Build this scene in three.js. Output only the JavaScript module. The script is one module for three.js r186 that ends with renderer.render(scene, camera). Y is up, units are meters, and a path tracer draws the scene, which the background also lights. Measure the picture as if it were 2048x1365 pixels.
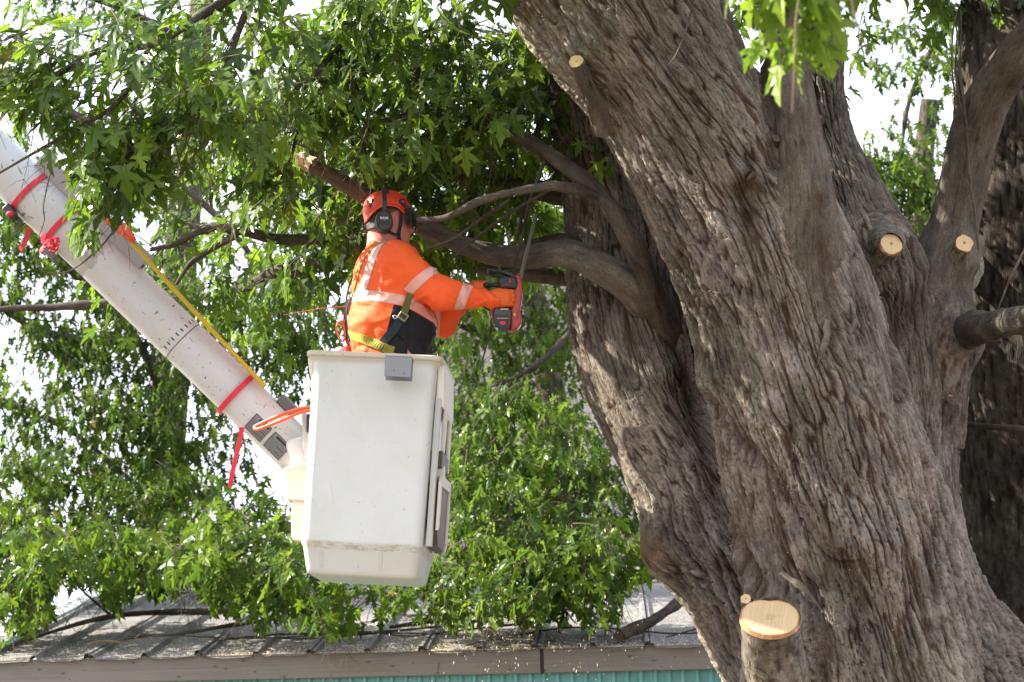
import * as THREE from 'three';
import { mergeGeometries } from 'three/addons/utils/BufferGeometryUtils.js';
import { RoundedBoxGeometry } from 'three/addons/geometries/RoundedBoxGeometry.js';

// ---------------------------------------------------------------- camera, sky, sun, exposure
const scene = new THREE.Scene();
const F = 4200, CX = 1024, CY = 682.5, HORIZON = 1530;           // focal length and horizon of the photograph, in its pixels
const PITCH = Math.atan((HORIZON - CY) / F);
const camera = new THREE.PerspectiveCamera(2 * Math.atan(CY / F) * 180 / Math.PI, 1024 / 682, 0.1, 400);
camera.position.set(0, 1.6, 0);
camera.rotation.x = PITCH;
camera.focus = 10.6;
camera.userData.fStop = 4;
scene.add(camera);

const SUN = new THREE.Vector3(-0.79, 0.56, -0.07).normalize();
{
  const w = 512, h = 256, a = new Float32Array(w * h * 4);
  for (let j = 0; j < h; j++) for (let i = 0; i < w; i++) {
    const el = ((j + 0.5) / h - 0.5) * Math.PI, az = ((i + 0.5) / w - 0.5) * 2 * Math.PI;
    const d = new THREE.Vector3(Math.cos(el) * Math.cos(az), Math.sin(el), Math.cos(el) * Math.sin(az));
    const up = Math.max(0, d.y), t = Math.pow(up, 0.6);
    const glow = Math.pow(Math.max(0, d.dot(SUN)), 6) * 0.35;
    let r = 1.04 - 0.36 * t, g = 1.06 - 0.30 * t, b = 1.14 - 0.18 * t;
    if (d.y < 0) { const k = Math.min(1, -d.y * 6); r += (0.16 - r) * k; g += (0.145 - g) * k; b += (0.125 - b) * k; }
    const o = (j * w + i) * 4;
    const f = 0.6; a[o] = f * (r + glow); a[o + 1] = f * (g + glow * 0.95); a[o + 2] = f * (b + glow * 0.85); a[o + 3] = 1;
  }
  const t = new THREE.DataTexture(a, w, h, THREE.RGBAFormat, THREE.FloatType);
  t.mapping = THREE.EquirectangularReflectionMapping; t.magFilter = t.minFilter = THREE.LinearFilter; t.needsUpdate = true;
  scene.background = t; scene.environment = t;
}
const sun = new THREE.DirectionalLight(new THREE.Color(1, 0.94, 0.82), 5);
sun.position.copy(SUN).multiplyScalar(40).add(new THREE.Vector3(0, 3, -12));
sun.target.position.set(0, 3, -12);
sun.castShadow = true; sun.shadow.mapSize.set(4096, 4096);
Object.assign(sun.shadow.camera, { left: -16, right: 16, top: 16, bottom: -16, near: 1, far: 90 });
scene.add(sun, sun.target);
const EXPOSURE = 3.6;

// ---------------------------------------------------------------- helpers
const V = (x, y, z) => new THREE.Vector3(x, y, z);
const CP = Math.cos(PITCH), SP = Math.sin(PITCH);
function at(px, py, d) {                       // the place seen at a pixel of the photograph, d metres off along the view
  const x = (px - CX) / F * d, y = -(py - CY) / F * d;
  return V(x, 1.6 + y * CP + d * SP, y * SP - d * CP);
}
function toPx(p) {                             // inverse: pixel and depth
  const y = p.y - 1.6, d = y * SP - p.z * CP, v = y * CP + p.z * SP;
  return [CX + p.x / d * F, CY - v / d * F, d];
}
function rng(seed) { let a = seed >>> 0; return () => { a = (a + 0x6D2B79F5) | 0; let t = Math.imul(a ^ (a >>> 15), 1 | a); t = (t + Math.imul(t ^ (t >>> 7), 61 | t)) ^ t; return ((t ^ (t >>> 14)) >>> 0) / 4294967296; }; }
const hash = (x, y, s) => { let h = Math.imul(x, 374761393) ^ Math.imul(y, 668265263) ^ Math.imul(s, 1274126177); h = Math.imul(h ^ (h >>> 13), 1274126177); h = Math.imul(h ^ (h >>> 16), 2246822519); return ((h ^ (h >>> 13)) >>> 0) / 4294967296; };
const hash3 = (x, y, z, s) => hash(x + Math.imul(z, 7919), y + Math.imul(z, 104729), s);
const sm = (t) => t * t * (3 - 2 * t), lerp = (a, b, t) => a + (b - a) * t, clamp = (x, a, b) => Math.min(b, Math.max(a, x));
const step = (a, b, x) => sm(clamp((x - a) / (b - a), 0, 1));
function noise2(x, y, s) { const i = Math.floor(x), j = Math.floor(y), u = sm(x - i), v = sm(y - j); return lerp(lerp(hash(i, j, s), hash(i + 1, j, s), u), lerp(hash(i, j + 1, s), hash(i + 1, j + 1, s), u), v) * 2 - 1; }
function noise3(x, y, z, s) {
  const i = Math.floor(x), j = Math.floor(y), k = Math.floor(z), u = sm(x - i), v = sm(y - j), w = sm(z - k), q = (a, b, c) => hash3(i + a, j + b, k + c, s);
  return lerp(lerp(lerp(q(0, 0, 0), q(1, 0, 0), u), lerp(q(0, 1, 0), q(1, 1, 0), u), v), lerp(lerp(q(0, 0, 1), q(1, 0, 1), u), lerp(q(0, 1, 1), q(1, 1, 1), u), v), w) * 2 - 1;
}
function worley(x, y, s, out) {                // nearest and second nearest of a jittered lattice
  const i = Math.floor(x), j = Math.floor(y); let f1 = 9, f2 = 9, id = 0, dy = 0;
  for (let a = -1; a <= 1; a++) for (let b = -1; b <= 1; b++) {
    const cx = i + a, cy = j + b, qx = cx + 0.1 + 0.8 * hash(cx, cy, s) - x, qy = cy + hash(cx, cy, s + 7) - y, d = qx * qx + qy * qy;
    if (d < f1) { f2 = f1; f1 = d; id = hash(cx, cy, s + 13); dy = qy; } else if (d < f2) f2 = d;
  }
  out.e = Math.sqrt(f2) - Math.sqrt(f1); out.id = id; out.dy = dy; return out;
}
const taken = {};
const numbered = (n) => { const k = taken[n] = (taken[n] ?? -1) + 1; return k ? `${n}_${String(k).padStart(3, '0')}` : n; };
function mesh(name, geo, mat, parent, label) {
  const m = new THREE.Mesh(geo, mat); m.name = parent ? name : numbered(name); m.castShadow = m.receiveShadow = true;
  if (parent) { let k = 0, n = name; while (parent.children.some((c) => c.name === n)) n = `${name}_${String(++k).padStart(3, '0')}`; m.name = n; }
  if (label) m.userData.label = label;
  (parent ?? scene).add(m); return m;
}
// quick naming for long rows of alike parts
function fastPart(name, geo, mat, parent) {
  const c = parent.userData.__n ??= {}, k = c[name] = (c[name] ?? -1) + 1, m = new THREE.Mesh(geo, mat);
  m.name = k ? `${name}_${String(k).padStart(3, '0')}` : name; m.castShadow = m.receiveShadow = true; parent.add(m); return m;
}
function thing(name, label, category, pos = V(0, 0, 0), group) {
  const o = new THREE.Group(); o.name = numbered(name); o.position.copy(pos); o.userData = { label, category };
  if (group) o.userData.group = group; scene.add(o); return o;
}
function tag(o, label, category, group, kind) { Object.assign(o.userData, { label, category }); if (group) o.userData.group = group; if (kind) o.userData.kind = kind; return o; }
const std = (rgb, roughness = 0.7, extra = {}) => new THREE.MeshStandardMaterial({ color: new THREE.Color().setRGB(...rgb), roughness, ...extra });
const phys = (rgb, roughness = 0.7, extra = {}) => new THREE.MeshPhysicalMaterial({ color: new THREE.Color().setRGB(...rgb), roughness, ...extra });
const merge = (list) => mergeGeometries(list.map((g) => { const q = g.index ? g.toNonIndexed() : g; for (const k of Object.keys(q.attributes)) if (!['position', 'normal', 'uv'].includes(k)) q.deleteAttribute(k); return q; }));
const boxAt = (w, h, d, x = 0, y = 0, z = 0, r = 0.004) => new RoundedBoxGeometry(w, h, d, 2, Math.min(r, w / 2.1, h / 2.1, d / 2.1)).translate(x, y, z);
function canvasTex(w, h, draw, srgb = true, rep) {
  const c = document.createElement('canvas'); c.width = w; c.height = h; draw(c.getContext('2d'), w, h);
  const t = new THREE.CanvasTexture(c); if (srgb) t.colorSpace = THREE.SRGBColorSpace; t.wrapS = t.wrapT = THREE.RepeatWrapping; t.magFilter = THREE.LinearFilter; if (rep) t.repeat.set(...rep); return t;
}
function dataTex(w, h, f, rep, srgb = false) {
  const a = new Uint8Array(w * h * 4); for (let j = 0; j < h; j++) for (let i = 0; i < w; i++) { const c = f(i / w, j / h), o = (j * w + i) * 4; if (typeof c === 'number') a[o] = a[o + 1] = a[o + 2] = clamp(c, 0, 1) * 255; else for (let k = 0; k < 3; k++) a[o + k] = clamp(c[k], 0, 1) * 255; a[o + 3] = 255; }
  const t = new THREE.DataTexture(a, w, h); t.wrapS = t.wrapT = THREE.RepeatWrapping; t.magFilter = t.minFilter = THREE.LinearFilter; if (srgb) t.colorSpace = THREE.SRGBColorSpace; if (rep) t.repeat.set(...rep); t.needsUpdate = true; return t;
}
function tnoise(x, y, n, s) { // tiling value noise, period n
  const i = Math.floor(x), j = Math.floor(y), u = sm(x - i), v = sm(y - j), q = (a, b) => hash(((i + a) % n + n) % n, ((j + b) % n + n) % n, s); return lerp(lerp(q(0, 0), q(1, 0), u), lerp(q(0, 1), q(1, 1), u), v);
}

// a tube swept along points [Vector3, radius]; shape(u, v, theta, p, n) returns [lift along n, r, g, b]
const q1 = {}, q2 = {};
function sweep(ctrl, o = {}) {
  const P = ctrl.map((c) => c[0]), R = ctrl.map((c) => c[1]), curve = new THREE.CatmullRomCurve3(P, false, 'centripetal');
  curve.arcLengthDivisions = 300;
  const len = curve.getLength(), nv0 = Math.max(2, Math.ceil(len / (o.dv ?? 0.02))), nu = o.nu ?? 12, ref = o.ref ?? V(0, 0, -1), bias = o.bias ?? 0;
  const rAt = (t) => { const f = t * (R.length - 1), i = Math.min(R.length - 2, Math.floor(f)), x = f - i, a = R[Math.max(0, i - 1)], b = R[i], c = R[i + 1], d = R[Math.min(R.length - 1, i + 2)]; return 0.5 * (2 * b + (c - a) * x + (2 * a - 5 * b + 4 * c - d) * x * x + (3 * b - a - 3 * c + d) * x * x * x); };
  const pos = [], col = [], uv = [], idx = [], rm = R.reduce((a, b) => a + b) / R.length;
  const p = V(0, 0, 0), T = V(0, 0, 0), N = V(0, 0, 0), B = V(0, 0, 0), n = V(0, 0, 0);
  const us = [];
  if (o.dense) { let s = 0; const q = V(0, 0, 0); while (s < len) { us.push(s / len); curve.getPoint(curve.getUtoTmapping(s / len), q); s += (o.dv ?? 0.02) * (o.dense(q) ? 1 : 4); } us.push(1); } else for (let j = 0; j <= nv0; j++) us.push(j / nv0);
  const nv = us.length - 1;
  for (let j = 0; j <= nv; j++) {
    const u = us[j], t = curve.getUtoTmapping(u), c = curve.getPoint(t), r = Math.max(0.0008, rAt(t)); curve.getTangent(t, T);
    N.copy(ref).addScaledVector(T, -ref.dot(T)).normalize(); B.crossVectors(T, N);
    for (let i = 0; i <= nu; i++) {
      const tt = i / nu * 2 * Math.PI, th = tt + bias * Math.sin(tt);
      n.copy(N).multiplyScalar(Math.cos(th)).addScaledVector(B, Math.sin(th)); p.copy(c).addScaledVector(n, r);
      let h = 0, cr = 1, cg = 1, cb = 1;
      if (o.shape && i < nu) { const s = o.shape((th - Math.PI) * lerp(rm, r, 0.85), u * len, th, p, n, r, u); h = s[0]; cr = s[1]; cg = s[2]; cb = s[3]; p.addScaledVector(n, h); }
      if (i === nu && nu) { const k = pos.length / 3 - nu; p.set(pos[k * 3], pos[k * 3 + 1], pos[k * 3 + 2]); cr = col[k * 3]; cg = col[k * 3 + 1]; cb = col[k * 3 + 2]; }
      pos.push(p.x, p.y, p.z); col.push(cr, cg, cb); uv.push(th * rm, u * len);
      if (j && i) { const d = j * (nu + 1) + i, e = d - nu - 1; idx.push(e - 1, e, d - 1, d - 1, e, d); }
    }
  }
  for (const [row, end] of [[0, 0], [nv, 1]]) if (o.cap !== false) { // flat ends
    const b = pos.length / 3; let x = 0, y = 0, z = 0; for (let i = 0; i < nu; i++) { const k = (row * (nu + 1) + i) * 3; x += pos[k]; y += pos[k + 1]; z += pos[k + 2]; }
    pos.push(x / nu, y / nu, z / nu); const k0 = row * (nu + 1) * 3; col.push(col[k0], col[k0 + 1], col[k0 + 2]); uv.push(0, 0);
    for (let i = 0; i < nu; i++) { const k = row * (nu + 1) + i; end ? idx.push(k, k + 1, b) : idx.push(k + 1, k, b); }
  }
  const g = new THREE.BufferGeometry(); g.setAttribute('position', new THREE.Float32BufferAttribute(pos, 3)); g.setAttribute('uv', new THREE.Float32BufferAttribute(uv, 2));
  if (o.shape) g.setAttribute('color', new THREE.Float32BufferAttribute(col, 3)); g.setIndex(idx);
  g.computeVertexNormals(); 
  const nn = g.attributes.normal; for (let j = 0; j <= nv; j++) { const a = j * (nu + 1), b = a + nu; const x = nn.getX(a) + nn.getX(b), y = nn.getY(a) + nn.getY(b), z = nn.getZ(a) + nn.getZ(b), l = Math.hypot(x, y, z) || 1; nn.setXYZ(a, x / l, y / l, z / l); nn.setXYZ(b, x / l, y / l, z / l); }
  g.userData.line = ctrl; return g;
}
const tube = (pts, r, nu = 10, dv = 0.012, ref) => sweep(pts.map((p, i) => [p, Array.isArray(r) ? r[i] : r]), { nu, dv, ref });
// a flat strap that follows points with given normals
function ribbon(pts, nrm, w, th = 0.003) {
  const c = new THREE.CatmullRomCurve3(pts), cn = new THREE.CatmullRomCurve3(nrm), n = Math.max(6, Math.ceil(c.getLength() / 0.012)), pos = [], idx = [], uv = [];
  for (let i = 0; i <= n; i++) {
    const t = i / n, p = c.getPoint(t), T = c.getTangent(t), N = cn.getPoint(t).normalize(), S = V(0, 0, 0).crossVectors(T, N).normalize(); N.crossVectors(S, T).normalize();
    for (const [a, b] of [[-1, 0], [-1, 1], [1, 1], [1, 0]]) { const q = p.clone().addScaledVector(S, a * w / 2).addScaledVector(N, b * th); pos.push(q.x, q.y, q.z); uv.push((a + 1) / 2 * w, t * c.getLength()); }
    if (i) for (let k = 0; k < 4; k++) { const a = (i - 1) * 4 + k, b = (i - 1) * 4 + (k + 1) % 4; idx.push(a, a + 4, b, b, a + 4, b + 4); }
  }
  idx.push(0, 1, 2, 0, 2, 3); const e = n * 4; idx.push(e, e + 2, e + 1, e, e + 3, e + 2);
  const g = new THREE.BufferGeometry(); g.setAttribute('position', new THREE.Float32BufferAttribute(pos, 3)); g.setAttribute('uv', new THREE.Float32BufferAttribute(uv, 2)); g.setIndex(idx);
  const q = g.toNonIndexed(); q.computeVertexNormals(); return q;
}
// surface nets over a distance field
function surface(f, lo, hi, cell) {
  const nx = Math.ceil((hi.x - lo.x) / cell) + 1, ny = Math.ceil((hi.y - lo.y) / cell) + 1, nz = Math.ceil((hi.z - lo.z) / cell) + 1, D = new Float32Array(nx * ny * nz), id = new Int32Array(nx * ny * nz).fill(-1);
  for (let k = 0, q = 0; k < nz; k++) for (let j = 0; j < ny; j++) for (let i = 0; i < nx; i++, q++) D[q] = f(lo.x + i * cell, lo.y + j * cell, lo.z + k * cell);
  const pos = [], idx = [], sx = 1, sy = nx, sz = nx * ny, off = [0, sx, sy, sx + sy, sz, sx + sz, sy + sz, sx + sy + sz];
  const E = []; for (let a = 0; a < 8; a++) for (const b of [1, 2, 4]) if (!(a & b)) E.push([a, a | b]);
  for (let k = 0; k < nz - 1; k++) for (let j = 0; j < ny - 1; j++) for (let i = 0; i < nx - 1; i++) {
    const q = i + j * sy + k * sz; let m = 0; for (let a = 0; a < 8; a++) if (D[q + off[a]] < 0) m |= 1 << a;
    if (m === 0 || m === 255) continue;
    let x = 0, y = 0, z = 0, n = 0;
    for (const [a, b] of E) { if (!((m >> a ^ m >> b) & 1)) continue; const da = D[q + off[a]], db = D[q + off[b]], t = da / (da - db); x += (a & 1) + t * ((b & 1) - (a & 1)); y += (a >> 1 & 1) + t * ((b >> 1 & 1) - (a >> 1 & 1)); z += (a >> 2) + t * ((b >> 2) - (a >> 2)); n++; }
    id[q] = pos.length / 3; pos.push(lo.x + (i + x / n) * cell, lo.y + (j + y / n) * cell, lo.z + (k + z / n) * cell);
  }
  const quad = (a, b, c, d, flip) => flip ? idx.push(a, c, b, b, c, d) : idx.push(a, b, c, b, d, c);
  for (let k = 1; k < nz - 1; k++) for (let j = 1; j < ny - 1; j++) for (let i = 1; i < nx - 1; i++) {
    const q = i + j * sy + k * sz, s = D[q] < 0;
    if (s !== D[q + sx] < 0) quad(id[q - sy - sz], id[q - sz], id[q - sy], id[q], !s);
    if (s !== D[q + sy] < 0) quad(id[q - sx - sz], id[q - sx], id[q - sz], id[q], !s);
    if (s !== D[q + sz] < 0) quad(id[q - sx - sy], id[q - sy], id[q - sx], id[q], !s);
  }
  const g = new THREE.BufferGeometry(); g.setAttribute('position', new THREE.Float32BufferAttribute(pos, 3)); g.setIndex(idx); g.computeVertexNormals(); return g;
}
const smin = (a, b, k) => { const h = Math.max(k - Math.abs(a - b), 0) / k; return Math.min(a, b) - h * h * k * 0.25; };
function capsule(x, y, z, a, b, ra, rb) {
  const bx = b.x - a.x, by = b.y - a.y, bz = b.z - a.z, px = x - a.x, py = y - a.y, pz = z - a.z, t = clamp((px * bx + py * by + pz * bz) / (bx * bx + by * by + bz * bz), 0, 1);
  return Math.hypot(px - bx * t, py - by * t, pz - bz * t) - lerp(ra, rb, t);
}
// cuts a mesh along f = 0: [part where f > 0, part where f <= 0]
function cutBy(g, f) {
  const s = g.index ? g.toNonIndexed() : g, P = s.attributes.position, N = s.attributes.normal, A = [[], []], M = [[], []];
  const put = (k, v) => { A[k].push(v[0], v[1], v[2]); M[k].push(v[3], v[4], v[5]); };
  for (let i = 0; i < P.count; i += 3) {
    const v = [0, 1, 2].map((k) => { const j = i + k, w = [P.getX(j), P.getY(j), P.getZ(j), N.getX(j), N.getY(j), N.getZ(j)]; w.push(f(w[0], w[1], w[2], w[3], w[4], w[5])); return w; });
    for (const k of [0, 1]) {
      const poly = []; for (let a = 0; a < 3; a++) { const p = v[a], q = v[(a + 1) % 3], ip = (p[6] > 0) === !k, iq = (q[6] > 0) === !k; if (ip) poly.push(p); if (ip !== iq) { const t = p[6] / (p[6] - q[6]); poly.push(p.map((c, m) => lerp(c, q[m], t))); } }
      for (let a = 2; a < poly.length; a++) { put(k, poly[0]); put(k, poly[a - 1]); put(k, poly[a]); }
    }
  }
  return A.map((a, k) => { const o = new THREE.BufferGeometry(); o.setAttribute('position', new THREE.Float32BufferAttribute(a, 3)); o.setAttribute('normal', new THREE.Float32BufferAttribute(M[k], 3)); return o; });
}
function puff(g, d) { const p = g.attributes.position, n = g.attributes.normal; for (let i = 0; i < p.count; i++) p.setXYZ(i, p.getX(i) + n.getX(i) * d, p.getY(i) + n.getY(i) * d, p.getZ(i) + n.getZ(i) * d); return g; }
function extrude(pts, depth, bevel = 0.003, holes = []) {
  const s = new THREE.Shape(pts.map((p) => new THREE.Vector2(...p))); for (const h of holes) s.holes.push(new THREE.Path(h.map((p) => new THREE.Vector2(...p))));
  return new THREE.ExtrudeGeometry(s, { depth: Math.max(0.0005, depth - 2 * bevel), bevelEnabled: bevel > 0, bevelThickness: bevel, bevelSize: bevel, bevelOffset: -bevel, bevelSegments: 2, steps: 1 }).translate(0, 0, -depth / 2 + bevel);
}
function wob(g, amp, freq, seed) { const p = g.attributes.position; for (let i = 0; i < p.count; i++) { const x = p.getX(i), y = p.getY(i), z = p.getZ(i); p.setXYZ(i, x + amp * noise3(x * freq, y * freq, z * freq, seed), y + amp * noise3(x * freq, y * freq, z * freq, seed + 1), z + amp * noise3(x * freq, y * freq, z * freq, seed + 2)); } g.computeVertexNormals(); return g; }

// ---------------------------------------------------------------- ground
{
  const g = new THREE.PlaneGeometry(400, 400, 60, 60).rotateX(-Math.PI / 2), p = g.attributes.position;
  for (let i = 0; i < p.count; i++) p.setY(i, 0.04 * noise2(p.getX(i) * 0.2, p.getZ(i) * 0.2, 3) - 0.04);
  g.computeVertexNormals(); for (let i = 0; i < p.count; i++) g.attributes.uv.setXY(i, p.getX(i) / 3, p.getZ(i) / 3);
  const t = dataTex(512, 512, (x, y) => { const n = 0.5 * tnoise(x * 8, y * 8, 8, 1) + 0.3 * tnoise(x * 40, y * 40, 40, 2) + 0.3 * tnoise(x * 160, y * 160, 160, 3); return [0.5 + 0.25 * n, 0.45 + 0.24 * n, 0.4 + 0.18 * n]; }, null, true);
  const m = mesh('ground', g, std([0.34, 0.32, 0.29], 0.95, { map: t })); m.userData.kind = 'structure';
}

// ---------------------------------------------------------------- shed with ribbed metal roof
const E0 = at(-45, 1325, 15.25), E1 = at(1440, 1291, 15.0);
const eave = E1.clone().sub(E0).normalize(), rafter = at(1225, 690, 1).sub(camera.position);
rafter.addScaledVector(eave, -rafter.dot(eave)).normalize();
const roofUp = V(0, 0, 0).crossVectors(eave, rafter).normalize(); if (roofUp.y < 0) roofUp.negate();
const onRoof = (s, r, h = 0) => E0.clone().addScaledVector(eave, s).addScaledVector(rafter, r).addScaledVector(roofUp, h);
const ROOF_L = 9.2, ROOF_R = 5.7, SHEET = 0.812;
{
  const shed = thing('shed', 'low weathered shed with ribbed grey metal roof and teal corrugated walls below the trees', 'shed', V(E0.x, 0, E0.z));
  const local = (g) => g.translate(-E0.x, 0, -E0.z);
  const metalT = dataTex(1024, 1024, (x, y) => {
    const a = tnoise(x * 6, y * 6, 6, 4), b = tnoise(x * 30, y * 14, 14, 5), c = tnoise(x * 200, y * 200, 200, 6), n = 0.45 + 0.16 * a + 0.1 * b + 0.1 * c, d = tnoise(x * 340, y * 340, 340, 9) > 0.93 ? 0.22 : 0;
    return [n + d, n + d * 0.92, n + d * 0.75];
  }, null, true);
  const metal = phys([0.50, 0.475, 0.445], 0.75, { map: metalT, metalness: 0.0, specularIntensity: 0.35, bumpMap: dataTex(256, 256, (x, y) => 0.6 * tnoise(x * 10, y * 10, 10, 1) + 0.4 * tnoise(x * 70, y * 70, 70, 2)), bumpScale: 0.0015 });
  const ribT = [[-0.03, 0], [-0.014, 0.036], [0.014, 0.036], [0.03, 0]];
  const seams = [0]; for (let s = E0.distanceTo(E1) * (180 + 45) / 1485; s < ROOF_L; s += SHEET) seams.push(s);
  function sheet(s0, s1, r0, r1, lift, seed) {
    const w = s1 - s0, prof = [[0, 0], [0.008, 0.028], [0.03, 0.028], [0.042, 0], ...[0.1, 0.2, 0.3].map((k) => [w * k + 0.02, 0]), ...ribT.map(([a, b]) => [w / 2 + a, b]), ...[0.6, 0.7, 0.8, 0.9].map((k) => [w * k, 0]), [w - 0.045, 0], [w - 0.03, 0.04], [w - 0.005, 0.04], [w + 0.004, 0.004]];
    const rows = 26, pos = [], uv = [], idx = [], n = prof.length;
    for (let j = 0; j <= rows; j++) { const k = j / rows, r = r0 + (r1 - r0) * k * k * (0.4) + (r1 - r0) * k * 0.6;
      for (let i = 0; i < n; i++) {
        const [a, b] = prof[i], wave = 0.004 * noise2(a * 5 + seed * 9, r * 1.4, seed) + 0.006 * Math.exp(-j * 0.5) * noise2(a * 6, seed * 3, 8), bow = r0 === 0 ? -0.009 * Math.exp(-r * 3) * Math.sin(Math.PI * ((a / (w / 2)) % 1)) : 0;
        const jag = j === 0 ? 0.005 * noise2(a * 9, seed, 2) : 0, p = onRoof(s0 + a, r + jag, lift + b + wave + bow + (i === 0 ? -0.002 : 0)); pos.push(p.x, p.y, p.z); uv.push((s0 + a) / 1.7, r / 1.7);
        if (i && j) { const q = j * n + i; idx.push(q - n - 1, q - n, q - 1, q - 1, q - n, q); }
      } }
    const g = new THREE.BufferGeometry(); g.setAttribute('position', new THREE.Float32BufferAttribute(pos, 3)); g.setAttribute('uv', new THREE.Float32BufferAttribute(uv, 2)); g.setIndex(idx);
    const q = g.toNonIndexed(); q.computeVertexNormals(); return local(q);
  }
  for (let i = 0; i < seams.length; i++) {
    const s0 = seams[i], s1 = seams[i + 1] ?? s0 + SHEET;
    fastPart('roof_sheet', sheet(s0, s1, 0, 4.15, 0.004 * (i % 2), i + 1), metal, shed);
    fastPart('roof_sheet', sheet(s0, s1, 4.02, ROOF_R, 0.016 + 0.004 * (i % 2), i + 31), metal, shed);
  }
  // rake flashing at the left end
  const flash = []; { const a = onRoof(-0.10, -0.02, 0.035), b = onRoof(-0.10, ROOF_R, 0.035); const m = a.clone().lerp(b, 0.5), len = a.distanceTo(b); const g = boxAt(0.16, 0.012, len), mm = new THREE.Matrix4().makeBasis(eave, roofUp, V(0, 0, 0).crossVectors(eave, roofUp)); mm.setPosition(m); flash.push(g.applyMatrix4(mm)); const g2 = boxAt(0.012, 0.13, len, -0.086, -0.06, 0); g2.applyMatrix4(mm); flash.push(g2); }
  mesh('rake_flashing', local(merge(flash)), phys([0.55, 0.56, 0.57], 0.45, { metalness: 0.2 }), shed, 'pale folded metal flashing along the roof end');
  // back slope and ridge
  const ridgeA = onRoof(-0.15, ROOF_R), back = rafter.clone(); back.y *= -1;
  { const P = [ridgeA, onRoof(ROOF_L, ROOF_R)], pos = []; const q = P.map((p) => p.clone().addScaledVector(back, ROOF_R)); for (const p of [P[0], P[1], q[0], q[0], P[1], q[1]]) pos.push(p.x, p.y, p.z); const g = new THREE.BufferGeometry(); g.setAttribute('position', new THREE.Float32BufferAttribute(pos, 3)); g.setAttribute('uv', new THREE.Float32BufferAttribute([0, 0, 5, 0, 0, 4, 0, 4, 5, 0, 5, 4], 2)); g.computeVertexNormals(); mesh('back_slope', local(g), metal, shed); }
  mesh('ridge_cap', local(tube([onRoof(-0.15, ROOF_R, 0.03), onRoof(ROOF_L, ROOF_R, 0.03)], 0.05, 8, 1)), metal, shed);
  // fascia boards: grey weathered wood with knots
  const wood = canvasTex(2048, 256, (c, w, h) => {
    const r = rng(5); c.fillStyle = '#a29a91'; c.fillRect(0, 0, w, h);
    for (let i = 0; i < 900; i++) { const y = r() * h, x = r() * w, l = 100 + r() * 700; c.strokeStyle = r() < 0.5 ? `rgba(88,78,72,${0.05 + r() * 0.12})` : `rgba(205,200,192,${0.04 + r() * 0.1})`; c.lineWidth = 0.6 + r() * 2.6; c.beginPath(); c.moveTo(x, y); c.bezierCurveTo(x + l * 0.3, y + r() * 8 - 4, x + l * 0.6, y + r() * 8 - 4, x + l, y + r() * 6 - 3); c.stroke(); }
    for (let i = 0; i < 60; i++) { c.fillStyle = `rgba(${90 + r() * 60},${80 + r() * 50},${75 + r() * 40},${r() * 0.09})`; c.beginPath(); c.ellipse(r() * w, r() * h, 40 + r() * 160, 10 + r() * 40, 0, 0, 7); c.fill(); }
    for (let i = 0; i < 14; i++) { const x = r() * w, y = 20 + r() * (h - 40), s = 4 + r() * 7; for (let k = 5; k > 0; k--) { c.strokeStyle = `rgba(70,58,50,${0.3})`; c.lineWidth = 1.4; c.beginPath(); c.ellipse(x, y, s * (0.5 + k * 0.35), s * (0.35 + k * 0.2), 0, 0, 7); c.stroke(); } c.fillStyle = 'rgba(62,48,42,.75)'; c.beginPath(); c.ellipse(x, y, s * 0.7, s * 0.55, 0, 0, 7); c.fill(); }
    for (let i = 0; i < 30; i++) { c.strokeStyle = `rgba(50,44,40,${0.2 + r() * 0.3})`; c.lineWidth = 0.8; const x = r() * w, y = r() * h; c.beginPath(); c.moveTo(x, y); c.lineTo(x + 30 + r() * 160, y + r() * 4 - 2); c.stroke(); }
  });
  const woodM = std([0.62, 0.615, 0.60], 0.85, { map: wood, bumpMap: wood, bumpScale: 0.002 });
  const down = V(0, -1, 0), out = V(0, 0, 0).crossVectors(eave, V(0, 1, 0)).normalize(); if (out.z < 0) out.negate();
  const along = (s, y, o) => E0.clone().addScaledVector(eave, s).addScaledVector(down, y).addScaledVector(out, o);
  function board(s0, s1, top, hgt, th, o, seed) {
    const g = boxAt(s1 - s0, hgt, th, 0, 0, 0, 0.006), uvs = g.attributes.uv, p = g.attributes.position; for (let i = 0; i < p.count; i++) uvs.setXY(i, (p.getX(i) + seed * 1.37) / 2.4, (p.getY(i) + hgt / 2) / hgt * 0.98 + 0.01);
    const m = new THREE.Matrix4().makeBasis(eave, V(0, 0, 0).crossVectors(out, eave), out); return local(g.applyMatrix4(m.setPosition(along((s0 + s1) / 2, top + hgt / 2, o))));
  }
  const joint = E0.distanceTo(E1) * (1088 + 45) / 1485;
  fastPart('fascia_board', board(-0.02, joint - 0.012, -0.012, 0.18, 0.036, -0.05, 1), woodM, shed);
  fastPart('fascia_board', board(joint + 0.012, ROOF_L, -0.012, 0.18, 0.036, -0.05, 3), woodM, shed);
  mesh('joint_strip', board(joint - 0.011, joint + 0.011, -0.018, 0.19, 0.03, -0.055, 2), std([0.03, 0.03, 0.03], 0.8), shed, 'dark gap strip where the two fascia boards meet');
  // corrugated teal wall, sheet by sheet
  const teal = phys([0.17, 0.45, 0.43], 0.42, { bumpMap: dataTex(128, 128, (x, y) => tnoise(x * 12, y * 12, 12, 3)), bumpScale: 0.001 });
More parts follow.
